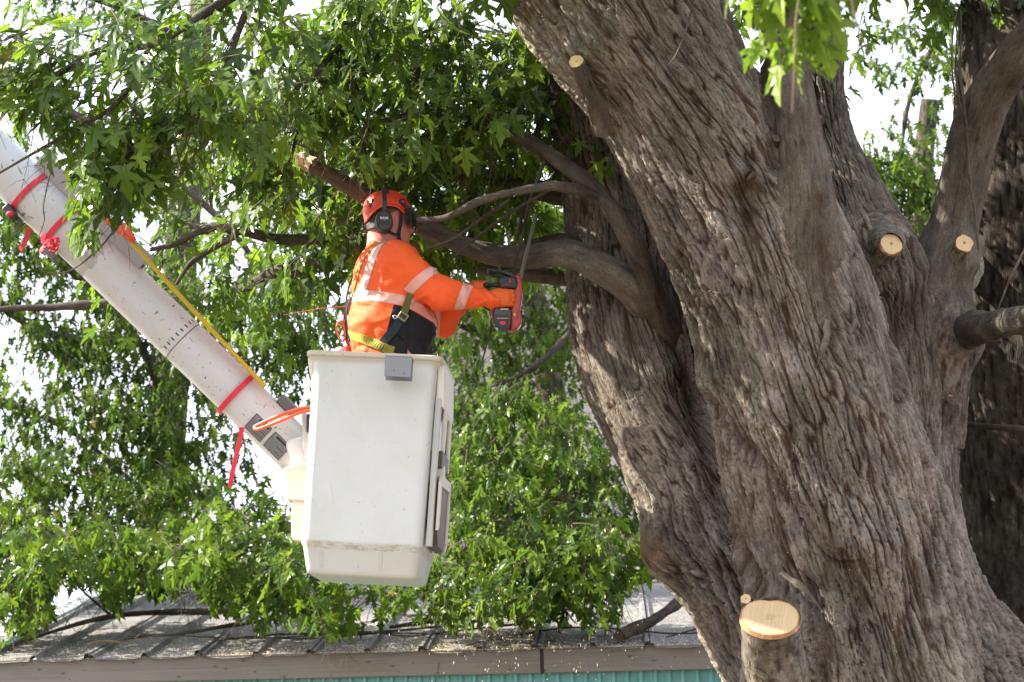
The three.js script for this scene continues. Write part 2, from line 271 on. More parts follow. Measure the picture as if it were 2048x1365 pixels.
  for (let s = 0; s < ROOF_L - 0.05; s += 0.9) {
    const pos = [], idx = [], n = 90, uv = [];
    for (let i = 0; i <= n; i++) { const a = i / n * 0.93, ph = ((a / 0.1) % 1 + 1) % 1, z = 0.03 * (ph < 0.24 ? 1 : ph < 0.32 ? 1 - (ph - 0.24) / 0.08 : ph < 0.92 ? 0 : (ph - 0.92) / 0.08);
      for (const k of [0, 1]) { const p = along(s + a, k ? 0 : 0.13, -0.12 + z + (s / 0.9 % 2) * 0.003); p.y = k ? 0 : p.y; pos.push(p.x, p.y, p.z); uv.push(a, k * 2); }
      if (i) { const q = i * 2; idx.push(q - 2, q - 1, q, q, q - 1, q + 1); } }
    const g = new THREE.BufferGeometry(); g.setAttribute('position', new THREE.Float32BufferAttribute(pos, 3)); g.setAttribute('uv', new THREE.Float32BufferAttribute(uv, 2)); g.setIndex(idx); const q = g.toNonIndexed(); q.computeVertexNormals(); fastPart('siding_sheet', local(q), teal, shed);
  }
  const depthV = V(rafter.x, 0, rafter.z); // end walls and inside wall frame, plain sheets out of sight
  for (const s of [0.04, ROOF_L - 0.04]) { const a = along(s, 0.05, -0.12), b = a.clone().add(depthV.clone().multiplyScalar(ROOF_R * 2 - 0.1)), c = a.clone().add(depthV.clone().multiplyScalar(ROOF_R - 0.1)); c.y = onRoof(s, ROOF_R).y - 0.3; a.y -= 0.15; const pos = [], v = [[a.x, 0, a.z], [b.x, 0, b.z], [b.x, a.y, b.z], [a.x, a.y, a.z], [c.x, c.y, c.z]]; for (const k of [0, 1, 2, 0, 2, 3, 3, 2, 4]) pos.push(...v[k]); const g = new THREE.BufferGeometry(); g.setAttribute('position', new THREE.Float32BufferAttribute(pos, 3)); g.computeVertexNormals(); fastPart('end_wall', local(g), teal, shed); }
}

// ---------------------------------------------------------------- pale house far behind the leaves
{
  const D = 31, px = F / D, c0 = at(835, 1530, D), house = thing('house', 'pale beige house with lapped siding half hidden behind the leaves', 'house', V(c0.x, 0, c0.z));
  const W = 560 / px, Hh = 7.6, wallM = std([0.45, 0.40, 0.35], 0.8), trim = std([0.72, 0.7, 0.68], 0.6);
  mesh('wall', boxAt(W, Hh, 6, W / 2, Hh / 2, -3.05), wallM, house);
  const wins = [[2.0, 4.75, 0.9, 1.3], [1.75, 2.0, 1.0, 1.3]];
  for (let y = 0.1; y < Hh - 0.15; y += 0.165) { let segs = [[0, W]]; for (const [x, wy, ww, wh] of wins) if (y + 0.16 > wy - wh / 2 - 0.08 && y < wy + wh / 2 + 0.08) segs = segs.flatMap(([a, b]) => a < x && b > x ? [[a, x - ww / 2 - 0.08], [x + ww / 2 + 0.08, b]] : [[a, b]]); for (const [a, b] of segs) fastPart('siding_board', boxAt(b - a, 0.163, 0.02).rotateX(-0.07).translate((a + b) / 2, y + 0.08, -0.03), wallM, house); }
  for (const [x, y, w, h] of wins) { const win = new THREE.Group(); win.name = x === 2.0 ? 'window' : 'window_001'; house.add(win); win.position.set(x, y, 0.0); mesh('frame', merge([boxAt(w + 0.16, 0.1, 0.06, 0, h / 2 + 0.03), boxAt(w + 0.16, 0.1, 0.06, 0, -h / 2 - 0.03), boxAt(0.1, h, 0.06, -w / 2 - 0.03), boxAt(0.1, h, 0.06, w / 2 + 0.03), boxAt(w, 0.05, 0.04)]), trim, win); mesh('pane', boxAt(w, h, 0.01, 0, 0, -0.035), phys([0.12, 0.13, 0.15], 0.08), win); }
  const s = [[-0.4, Hh - 0.1], [W / 2, Hh + 2.2], [W + 0.4, Hh - 0.1], [W + 0.4, Hh + 0.08], [W / 2, Hh + 2.4], [-0.4, Hh + 0.08]];
  mesh('roof', extrude(s, 6.9, 0.01).translate(0, 0, -3), std([0.14, 0.12, 0.12], 0.9), house);
  mesh('gable', extrude([[0, Hh], [W, Hh], [W / 2, Hh + 2.15]], 5.9, 0.01).translate(0, 0, -3.05), wallM, house);
}

// ---------------------------------------------------------------- bark
const barkBump = dataTex(1024, 1024, (x, y) => 0.5 * tnoise(x * 96, y * 16, 96 * 16, 1) + 0.35 * tnoise(x * 200, y * 50, 200 * 50, 2) + 0.3 * tnoise(x * 48, y * 8, 48 * 8, 3), [2.2, 2.2]);
const barkTint = dataTex(1024, 1024, (x, y) => { const n = 0.62 + 0.3 * tnoise(x * 120, y * 40, 120, 1) * tnoise(x * 16, y * 8, 16, 7) + 0.22 * tnoise(x * 300, y * 120, 300, 2) + 0.12 * tnoise(x * 9, y * 9, 9, 3), w = tnoise(x * 34, y * 20, 34, 5); return [n, n * (0.965 + 0.05 * w), n * (0.93 + 0.1 * w)]; }, [1.7, 1.7], true);
const barkM = new THREE.MeshPhysicalMaterial({ vertexColors: true, roughness: 0.95, specularIntensity: 0.15, map: barkTint, bumpMap: barkBump, bumpScale: 0.006 });
const smoothBarkM = new THREE.MeshPhysicalMaterial({ vertexColors: true, roughness: 0.85, specularIntensity: 0.3, map: barkTint, bumpMap: barkBump, bumpScale: 0.0025 });
const w1 = {}, w2 = {};
// relief and own colour of old furrowed maple bark at (u, v) metres round and along a stem
function bark(u, v, p, o) {
  const s = o.seed, size = o.size ?? 1;
  const wu = u + 0.026 * noise2(u * 3.2, v * 1.5, s) + 0.006 * noise2(u * 13, v * 5, s + 1) + 0.004 * noise2(u * 46, v * 18, s + 14) + (o.twist ?? 0) * v, wv = v + 0.06 * noise2(u * 7, v * 4, s + 2);
  const n1 = Math.abs(noise2(wu / (0.044 * size), wv / (0.42 * size), s + 20) + 0.4 * noise2(wu / (0.021 * size), wv / (0.16 * size), s + 21)), n2 = Math.abs(noise2(wu / (0.024 * size) + 7, wv / (0.30 * size), s + 22));
  worley(wu / (0.034 * size), wv / (0.17 * size), s, w1);
  const f1 = step(0.012, 0.19, n1), f2 = step(0.0, 0.15, n2), e1 = step(0.0, 0.09, w1.e), id = w1.id;
  worley(wu / (0.0155 * size) + 31, wv / (0.085 * size), s + 5, w2);
  const e2 = step(0, 0.16, w2.e), id2 = w2.id, fib = noise2(wu * 170, wv * 26, s + 9);
  const strength = clamp(0.82 + 0.6 * noise3(p.x * 1.7, p.y * 1.1, p.z * 1.7, s + 3), 0.35, 1.25);
  const groove = f1 * (0.6 + 0.4 * f2);
  const h = (o.amp ?? 0.024) * (strength * (0.50 * groove + e1 * (0.4 + 0.6 * f1) * (0.16 + 0.34 * id) + 0.14 * e2 * (0.2 + id2) + 0.24 * clamp(w1.dy, -0.6, 0.6) * f1 * id - 0.74) + 0.07 * fib);
  const big = noise3(p.x * 2.2 + 9, p.y * 1.6, p.z * 2.2, s + 4), mid = noise3(p.x * 6, p.y * 4, p.z * 6, s + 6);
  let k = 0.92 + 0.42 * (id - 0.5) + 0.36 * (id2 - 0.5) + 0.18 * fib + 0.34 * big + 0.24 * mid;
  const fiss = 1 - f1 * (0.6 + 0.4 * f2) * (0.5 + 0.5 * e1), red = clamp(fiss * 0.6 + step(0.25, 0.75, noise3(p.x * 5, p.y * 3, p.z * 5, s + 8)) * 0.5 * (id2 > 0.55 ? 1 : 0.3), 0, 1), green = step(0.1, 0.7, noise3(p.x * 2.6, p.y * 2, p.z * 2.6, s + 12)) * 0.5 + (o.green ?? 0);
  let r = lerp(0.29, 0.062, fiss) * k, g = lerp(0.25, 0.043, fiss) * k, b = lerp(0.214, 0.033, fiss) * k;
  r = lerp(r, 0.21 * k, red * 0.42); g = lerp(g, 0.125 * k, red * 0.42); b = lerp(b, 0.085 * k, red * 0.42);
  r = lerp(r, 0.19 * k, green * 0.5); g = lerp(g, 0.2 * k, green * 0.5); b = lerp(b, 0.135 * k, green * 0.5);
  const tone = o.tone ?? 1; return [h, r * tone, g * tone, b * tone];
}
// younger, smoother bark
function rind(u, v, p, o) {
  const s = o.seed, n = noise2(u * 34, v * 9, s), m = noise2(u * 9, v * 3, s + 1), f = noise2(u * 120, v * 22, s + 2), c = noise3(p.x * 4, p.y * 4, p.z * 4, s);
  const crack = step(0.55, 0.8, noise2(u * 60 + 4 * m, v * 13, s + 4)), k = 0.85 + 0.16 * n + 0.2 * m + 0.12 * f - 0.3 * crack, w = 0.5 + 0.5 * c, tone = o.tone ?? 1;
  return [(o.amp ?? 0.003) * (n + 0.7 * m + 0.35 * f - crack), lerp(0.20, 0.165, w) * k * tone, lerp(0.162, 0.145, w) * k * tone, lerp(0.135, 0.112, w) * k * tone];
}
const inView = (p) => { const q = toPx(p); return q[1] > -120 && q[1] < 1480; };
const stemLine = (c, n = 36) => { const k = new THREE.CatmullRomCurve3(c.map((a) => a[0]), false, 'centripetal'), out = []; for (let i = 0; i < n; i++) { const t = i / (n - 1), f = t * (c.length - 1), j = Math.min(c.length - 2, Math.floor(f)); out.push([k.getPoint(t), lerp(c[j][1], c[j + 1][1], f - j)]); } return out; };
const stem = (list) => list.map(([x, y, r, d]) => [at(x, y, d), r * d / F]);
function toGround(c, spread) { // carry a stem from its lowest listed point down to the ground
  const [p, r] = c[c.length - 1], q = c[c.length - 2][0], n = 4; for (let i = 1; i <= n; i++) { const k = i / n, y = p.y * (1 - k) - 0.05 * k; c.push([V(p.x + (p.x - q.x) * 0.4 * k, y, p.z + (p.z - q.z) * 0.25 * k), r * (1 + spread * k * k)]); } return c;
}

// ---------------------------------------------------------------- the old maple: stems fused into one trunk
const stemL = toGround(stem([[1085, -20, 74, 11.6], [1150, 120, 84, 11.55], [1195, 250, 94, 11.5], [1235, 400, 110, 11.42], [1253, 540, 118, 11.3], [1280, 680, 130, 11.1], [1330, 800, 140, 11.02], [1392, 900, 150, 10.93], [1450, 1000, 152, 10.84], [1500, 1100, 156, 10.74], [1560, 1210, 168, 10.65], [1618, 1310, 182, 10.62], [1665, 1420, 215, 10.6]]), 0.5);
const stemF = toGround(stem([[900, -420, 165, 10.9], [1040, -240, 172, 10.75], [1190, -40, 178, 10.6], [1345, 180, 172, 10.5], [1452, 360, 172, 10.45], [1532, 530, 178, 10.42], [1588, 700, 190, 10.42], [1628, 850, 206, 10.44], [1662, 1000, 218, 10.46], [1700, 1150, 226, 10.48], [1735, 1300, 242, 10.5], [1765, 1450, 270, 10.5]]), 0.45);
const stemD = toGround(stem([[1570, -420, 48, 11.6], [1598, -150, 54, 11.4], [1614, 50, 56, 11.3], [1626, 200, 58, 11.2], [1648, 310, 74, 11.1], [1672, 400, 100, 10.98], [1704, 520, 126, 10.85], [1745, 640, 142, 10.78], [1768, 760, 140, 10.72], [1772, 880, 140, 10.7], [1774, 1000, 142, 10.68], [1785, 1130, 152, 10.66], [1812, 1240, 178, 10.64], [1850, 1340, 215, 10.62], [1890, 1450, 265, 10.6]]), 0.5);
const stemC = stem([[1530, -420, 38, 10.9], [1548, -120, 44, 10.66], [1564, 60, 50, 10.48], [1576, 220, 58, 10.3], [1590, 340, 70, 10.2], [1598, 460, 84, 10.17], [1604, 590, 96, 10.2], [1618, 720, 108, 10.3], [1640, 860, 112, 10.45]]);
const stemR = stem([[2300, -200, 42, 10.1], [2150, -10, 42, 10.3], [2060, 90, 44, 10.5], [1990, 175, 45, 10.65], [1948, 270, 48, 10.75], [1926, 370, 48, 10.78], [1903, 470, 46, 10.78], [1885, 560, 52, 10.76], [1862, 650, 72, 10.74], [1835, 760, 90, 10.72], [1815, 880, 95, 10.74]]);
const fused = { L: stemLine(stemL), F: stemLine(stemF), D: stemLine(stemD), C: stemLine(stemC), R: stemLine(stemR) };
function fuse(p, own, k) { let best = 9; for (const key in fused) if (key !== own) for (const [c, r] of fused[key]) { const d = Math.hypot(p.x - c.x, p.y - c.y, p.z - c.z) - r; if (d < best) best = d; } const h = Math.max(0, 1 - Math.abs(best) / k); return h * h * k * 0.25; }
const LUMPS = [ // burls, wounds and hollows seen on the trunk: [px, py, depth, radius px, lift m]
  [1392, 790, 10.62, 66, -0.09], [1408, 880, 10.56, 56, -0.08], [1440, 760, 10.3, 50, 0.04], [1345, 745, 10.68, 46, 0.04], [1330, 1000, 10.3, 60, 0.03], [1480, 400, 10.05, 34, -0.05], [1490, 345, 10.0, 26, 0.04], [1660, 660, 10.15, 30, -0.05], [1650, 600, 10.15, 30, 0.03], [1745, 1085, 9.98, 62, 0.05], [1690, 470, 10.6, 50, 0.04], [1590, 760, 9.9, 70, 0.03],
  [1330, 1095, 10.66, 74, 0.09], [1160, 120, 10.3, 50, 0.05], [1190, 90, 10.2, 40, 0.03], [1768, 508, 10.62, 62, 0.08], [1912, 510, 10.7, 50, 0.05], [1538, 1335, 9.98, 95, 0.09], [1500, 1270, 10.08, 55, 0.06], [1592, 1262, 9.95, 45, 0.06], [1840, 560, 10.5, 60, 0.05], [1898, 668, 10.72, 62, 0.08], [1600, 1190, 10.0, 50, -0.05], [1520, 1300, 10.1, 90, 0.03], [1290, 690, 10.6, 40, -0.03],
].map(([x, y, d, r, h]) => [at(x, y, d), r * d / F, h]);
// long folds and seams between the old stems: [pixels, width m, depth m]
function skin0(px, py) { const p = V(0, 0, 0); for (let d = 9.4; d < 11.8; d += 0.015) { p.copy(at(px, py, d)); for (const key in fused) for (const [c, r] of fused[key]) if (p.distanceToSquared(c) < r * r) return d; } return 10.7; }
const SEAMS = [[[[1640, 400], [1648, 500], [1655, 600], [1668, 720]], 0.04, 0.05], [[[1430, 800], [1500, 900], [1570, 980], [1640, 1060], [1700, 1140], [1722, 1220]], 0.05, 0.05], [[[1335, 660], [1380, 730], [1402, 800], [1416, 900], [1434, 1000], [1482, 1100], [1520, 1180]], 0.055, 0.07], [[[1500, 320], [1488, 400], [1502, 480]], 0.04, 0.045], [[[1618, 1190], [1652, 1280], [1640, 1390]], 0.04, 0.05], [[[1850, 570], [1802, 640], [1792, 720], [1800, 800]], 0.05, 0.045], [[[1480, 20], [1520, 120], [1540, 220], [1548, 330]], 0.05, 0.06], [[[1290, 300], [1350, 420], [1420, 560]], 0.03, -0.025], [[[1560, 820], [1610, 940], [1690, 1060]], 0.06, -0.035]].map(([l, w, h]) => [l.map(([x, y]) => at(x, y, skin0(x, y) + 0.01)), w, h]);
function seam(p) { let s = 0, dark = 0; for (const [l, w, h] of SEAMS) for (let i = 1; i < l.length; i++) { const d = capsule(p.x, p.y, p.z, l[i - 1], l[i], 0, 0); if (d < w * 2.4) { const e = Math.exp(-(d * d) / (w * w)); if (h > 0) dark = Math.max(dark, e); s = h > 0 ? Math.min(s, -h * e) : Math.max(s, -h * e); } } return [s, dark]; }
const WOUND = at(1312, 1092, 10.6);
const lumps = (p) => { let s = 0; for (const [c, r, h] of LUMPS) { const d2 = p.distanceToSquared(c) / (r * r); if (d2 < 6) s += 1.5 * h * Math.exp(-d2); } return s; };
const stemShape = (key, o) => (u, v, th, p, n) => {
  const low = noise3(p.x * 2.4, p.y * 1.5, p.z * 2.4, o.seed) * 0.03 + noise3(p.x * 5.5, p.y * 3, p.z * 5.5, o.seed + 1) * 0.014, k = fuse(p, key, o.k ?? 0.16) + lumps(p) + low * (o.low ?? 1);
  const s = bark(u, v, p, o), young = o.young ? o.young(p) : 0;
  if (young > 0) { const t = rind(u, v, p, { seed: o.seed, amp: 0.005, tone: o.tone ?? 1 }); for (let i = 0; i < 4; i++) s[i] = lerp(s[i], t[i] * (i ? 1.15 : 1), young); }
  const wd = p.distanceTo(WOUND) / 0.17 + 0.25 * noise3(p.x * 9, p.y * 9, p.z * 9, 3); if (wd < 1) { const q = 1 - step(0.6, 1, wd), f = 0.8 + 0.4 * noise3(p.x * 40, p.y * 14, p.z * 40, 6); s[0] = lerp(s[0], s[0] * 0.25, q); s[1] = lerp(s[1], 0.19 * f, q * 0.8); s[2] = lerp(s[2], 0.118 * f, q * 0.8); s[3] = lerp(s[3], 0.075 * f, q * 0.8); }
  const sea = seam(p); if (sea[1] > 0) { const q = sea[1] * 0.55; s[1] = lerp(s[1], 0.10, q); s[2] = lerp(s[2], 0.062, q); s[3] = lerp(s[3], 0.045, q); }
  s[0] += k + sea[0]; return s;
};
const maple = thing('maple_tree', 'huge old maple with furrowed grey-brown bark, fused stems and fresh cut stubs', 'tree', V(at(1765, 1530, 10.6).x, 0, at(1765, 1530, 10.6).z));
const toMaple = (g) => g.translate(-maple.position.x, 0, -maple.position.z);
{
  const parts = [
    sweep(stemF, { nu: 330, dv: 0.0075, bias: 0.55, dense: inView, shape: stemShape('F', { seed: 11, amp: 0.042, size: 0.78, twist: 0.06, k: 0.07 }) }),
    sweep(stemL, { nu: 270, dv: 0.008, bias: 0.55, dense: inView, shape: stemShape('L', { seed: 23, amp: 0.04, size: 0.76, tone: 0.82, twist: -0.05, k: 0.05 }) }),  // tone lowered: shade on the recessed stem put into its bark colour
    sweep(stemD, { nu: 250, dv: 0.008, bias: 0.55, dense: inView, shape: stemShape('D', { seed: 37, amp: 0.038, size: 0.76, tone: 0.74, green: 0.1, twist: 0.02, k: 0.09 }) }),
    sweep(stemC, { nu: 120, dv: 0.009, bias: 0.5, dense: inView, shape: stemShape('C', { seed: 41, amp: 0.024, size: 0.75, green: 0.3, low: 0.6, k: 0.05, young: (p) => step(3.3, 4.2, p.y) * 0.85 }) }),
  ];
  const g = mergeGeometries(parts); toMaple(g); mesh('trunk', g, barkM, maple);
  mesh('limb', toMaple(sweep(stemR, { nu: 90, dv: 0.01, bias: 0.4, shape: stemShape('R', { seed: 53, amp: 0.014, size: 0.6, tone: 0.75, low: 0.5, young: (p) => step(3.6, 4.1, p.y) * 0.85 }) })), barkM, maple, 'brown smooth-barked limb bending up to the right');
}
// cut faces: pale sawn wood with rings, grain scratches and a dark heart
function woodFace(seed, heart, ring) {
  return canvasTex(256, 256, (c, w) => {
    const r = rng(seed); c.fillStyle = '#e9cfa6'; c.fillRect(0, 0, w, w);
    for (let i = 0; i < 26; i++) { c.strokeStyle = `rgba(176,132,84,${0.05 + r() * 0.12})`; c.lineWidth = 0.8 + r(); c.beginPath(); c.ellipse(w * 0.5, w * 0.47, i * 5 + r() * 2, i * 4.9 + r() * 2, 0, 0, 7); c.stroke(); }
    for (let i = 0; i < 46; i++) { const x = i * 6 - 10 + r() * 3; c.strokeStyle = `rgba(150,106,64,${0.14 + r() * 0.34})`; c.lineWidth = 0.8 + r() * 1.6; c.beginPath(); c.moveTo(x + 22, 0); c.lineTo(x - 20, w); c.stroke(); }
    if (heart) { c.fillStyle = `rgba(128,96,62,${heart})`; c.beginPath(); for (let i = 0; i <= 12; i++) { const a = i / 12 * 6.283, q = 17 + r() * 8; c.lineTo(w * 0.5 + q * Math.cos(a), w * 0.47 + q * Math.sin(a)); } c.fill(); }
    for (let i = 0; i < 70; i++) { const a0 = r() * 6.28; c.strokeStyle = ring; c.lineWidth = 2 + r() * 7; c.globalAlpha = 0.2 + 0.4 * r(); c.beginPath(); c.ellipse(w / 2, w / 2, w * (0.485 + 0.012 * r()), w * (0.485 + 0.012 * r()), 0, a0, a0 + 0.2 + r() * 0.5); c.stroke(); } for (let i = 0; i < 5; i++) { const a0 = r() * 6.28, l = 20 + r() * 60; c.globalAlpha = 0.35; c.strokeStyle = '#7a5836'; c.lineWidth = 1.2; c.beginPath(); c.moveTo(w * 0.5 + 14 * Math.cos(a0), w * 0.47 + 14 * Math.sin(a0)); c.lineTo(w * 0.5 + l * Math.cos(a0 + 0.1), w * 0.47 + l * Math.sin(a0 + 0.1)); c.stroke(); }
  });
}
// a stub from a to b with a sawn face at b
function stub(a, b, ra, rb, o) {
  const m = a.clone().lerp(b, 0.5).add(o.bend ?? V(0, 0, 0)), dir = b.clone().sub(a).normalize(), face = (o.face ?? dir).clone().normalize(), old = o.old ?? 0;
  const s = mesh('stub', toMaple(sweep([[a, ra * 1.6], [m, (ra + rb) / 2 * 1.08], [b, rb]], { nu: 56, dv: 0.008, ref: Math.abs(dir.z) > 0.6 ? V(0, 1, 0) : V(0, 0, -1), cap: false, shape: (u, v, th, p, n, r, t) => { const q = old ? bark(u, v, p, { seed: o.seed, amp: 0.011, size: 0.5, green: 0.2 }) : rind(u, v, p, { seed: o.seed, amp: 0.005 }); const lift = 0.012 * noise2(th * 1.2, v * 8, o.seed); return [q[0] * (1 - 0.7 * step(0.85, 1, t)) + lift * (1 - step(0.8, 1, t)), q[1], q[2], q[3]]; } })), smoothBarkM, maple);
  const side = V(0, 1, 0).cross(face).normalize(), up = face.clone().cross(side), n = 40, pos = [b.x, b.y, b.z], uv = [0.5, 0.5], idx = [];
  const w = o.wide ?? 1, h = o.high ?? 1;
  for (let i = 0; i <= n; i++) { const t = i / n * 6.2832, q = rb * (0.98 + 0.07 * noise2(Math.cos(t) * 2, Math.sin(t) * 2, o.seed) + 0.02 * noise2(Math.cos(t) * 9, Math.sin(t) * 9, o.seed)), p = b.clone().addScaledVector(side, q * w * Math.cos(t)).addScaledVector(up, q * h * Math.sin(t)).addScaledVector(face, 0.004); pos.push(p.x, p.y, p.z); uv.push(0.5 + 0.5 * Math.cos(t), 0.5 + 0.5 * Math.sin(t)); if (i) idx.push(0, i, i + 1); }
  const k0 = pos.length / 3; for (let i = 0; i <= n; i++) { const t = i / n * 6.2832, p = b.clone().addScaledVector(side, rb * 1.03 * w * Math.cos(t)).addScaledVector(up, rb * 1.03 * h * Math.sin(t)).addScaledVector(face, -0.012); pos.push(p.x, p.y, p.z); uv.push(0.5 + 0.5 * Math.cos(t), 0.5 + 0.5 * Math.sin(t)); if (i) idx.push(i, k0 + i - 1, k0 + i, i, k0 + i, i + 1); }
  const g = new THREE.BufferGeometry(); g.setAttribute('position', new THREE.Float32BufferAttribute(pos, 3)); g.setAttribute('uv', new THREE.Float32BufferAttribute(uv, 2)); g.setIndex(idx); const q = g.toNonIndexed(); q.computeVertexNormals();
  const f = mesh('cut_face', toMaple(q), std(o.dark ? [0.13, 0.105, 0.09] : [0.84, 0.80, 0.73], 0.8, { map: woodFace(o.seed, o.heart ?? 0.6, o.ring ?? '#a8713c') }), maple, o.label); return s;
}
stub(at(1560, 1480, 10.2), at(1541, 1237, 9.72), 0.17, 0.139, { seed: 61, heart: 0.16, old: 1, face: V(-0.05, 0.74, 0.67), ring: '#a87748', label: 'large pale oval cut face low on the trunk', high: 1.0 });
stub(at(1505, 1240, 10.1), at(1492, 1199, 9.86), 0.03, 0.025, { seed: 62, heart: 0.9, face: V(-0.15, 0.35, 0.93) });
stub(at(1760, 500, 10.6), at(1783, 489, 10.33), 0.13, 0.057, { seed: 63, old: 1, heart: 0.55, face: V(0.12, 0.25, 0.96) });
stub(at(1900, 530, 10.75), at(1929, 487, 10.5), 0.11, 0.047, { seed: 64, old: 1, heart: 0.7, face: V(0.1, 0.2, 0.97) });
stub(at(1215, 250, 10.4), at(1153, 124, 10.08), 0.045, 0.036, { seed: 65, heart: 0.5, face: V(-0.2, 0.1, 0.97), ring: '#8a7a68' });
stub(at(1560, 300, 10.2), at(1553, 278, 10.1), 0.034, 0.016,  { seed: 66, heart: 0.9, dark: 1, face: V(0, 0.1, 1), ring: '#8a7a68' });
stub(at(1530, 400, 10.2), at(1502, 352, 9.93), 0.06, 0.026, { seed: 67, heart: 0.3, dark: 1, face: V(-0.75, 0.45, 0.4), ring: '#8a6a4c' });
stub(at(1890, 800, 10.8), at(1900, 786, 10.5), 0.03, 0.024, { seed: 69, heart: 0.3, face: V(0.3, 0.5, 0.8) });

function surf(px, py) { // depth of the trunk's skin at a pixel
  const p = V(0, 0, 0); for (let d = 9.4; d < 11.6; d += 0.01) { p.copy(at(px, py, d)); for (const key in fused) for (const [c, r] of fused[key]) if (p.distanceToSquared(c) < r * r) return d - Math.max(0, lumps(p)); } return 10.6;
}
// loose strips of bark
{
  const strips = [[[1655, 640], [1648, 690], [1632, 735]], [[1562, 1146], [1604, 1178], [1646, 1226]], [[1410, 780], [1425, 830], [1430, 870]]];
  const r = rng(4);
  for (const s of strips) { const pts = s.map(([x, y], i) => at(x, y, surf(x, y) - 0.012 - 0.012 * r())); const g = sweep(pts.map((p, i) => [p, [0.006, 0.013, 0.003][i]]), { nu: 10, dv: 0.012, shape: (u, v, th, p) => { const q = rind(u, v, p, { seed: 77, amp: 0.006, tone: 1.2 }); return [q[0] + 0.006 * noise3(p.x * 30, p.y * 30, p.z * 30, 5) - 0.004 * Math.cos(2 * th), q[1], q[2], q[3]]; } }); fastPart('bark_strip', toMaple(g), smoothBarkM, maple); }
}

// ---------------------------------------------------------------- dark second trunk behind on the right
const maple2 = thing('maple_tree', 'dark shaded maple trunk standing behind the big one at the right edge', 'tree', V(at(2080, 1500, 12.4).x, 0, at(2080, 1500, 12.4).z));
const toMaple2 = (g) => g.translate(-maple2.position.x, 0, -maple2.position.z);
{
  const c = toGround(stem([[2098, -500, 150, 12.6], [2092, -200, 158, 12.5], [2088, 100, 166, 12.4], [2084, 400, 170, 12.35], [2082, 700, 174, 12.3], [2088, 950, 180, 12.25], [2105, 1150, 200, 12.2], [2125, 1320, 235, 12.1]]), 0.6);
  mesh('trunk', toMaple2(sweep(c, { nu: 150, dv: 0.014, bias: 0.5, dense: inView, shape: (u, v, th, p) => { const s = bark(u, v, p, { seed: 91, amp: 0.026, size: 0.9, tone: 0.3 }); s[0] += 0.03 * noise3(p.x * 2, p.y * 1.3, p.z * 2, 5); return s; } })), barkM, maple2);  // low tone: shade on this trunk is put into its bark colour
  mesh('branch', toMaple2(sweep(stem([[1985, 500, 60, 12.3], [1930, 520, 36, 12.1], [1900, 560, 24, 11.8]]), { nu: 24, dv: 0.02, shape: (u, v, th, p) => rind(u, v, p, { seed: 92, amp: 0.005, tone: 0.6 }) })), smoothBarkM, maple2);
}

// ---------------------------------------------------------------- branches of the old maple
const limbShape = (seed, tone, amp) => (u, v, th, p, n, r) => { const q = rind(u, v, p, { seed, amp: (amp ?? 0.07) * Math.min(r, 0.08), tone: tone * (1 + 0.25 * noise3(p.x * 5, p.y * 5, p.z * 5, seed)) }); q[0] += r * (0.16 * noise3(p.x * 6, p.y * 6, p.z * 6, seed) + 0.10 * noise3(p.x * 17, p.y * 17, p.z * 17, seed + 1)); return q; };
function branch(list, seed, tone = 0.8, parent = maple, toLocal = toMaple, name = 'branch', label) {
  const c = list[0][0].isVector3 ? list : stem(list).map(([p, r]) => [p, r * 0.84]), rm = Math.max(...c.map((a) => a[1]));
  return mesh(name, toLocal(sweep(c, { nu: clamp(Math.round(rm * 500), 6, 44), dv: clamp(rm * 0.35, 0.008, 0.03), shape: limbShape(seed, tone) })), smoothBarkM, parent, label);
}
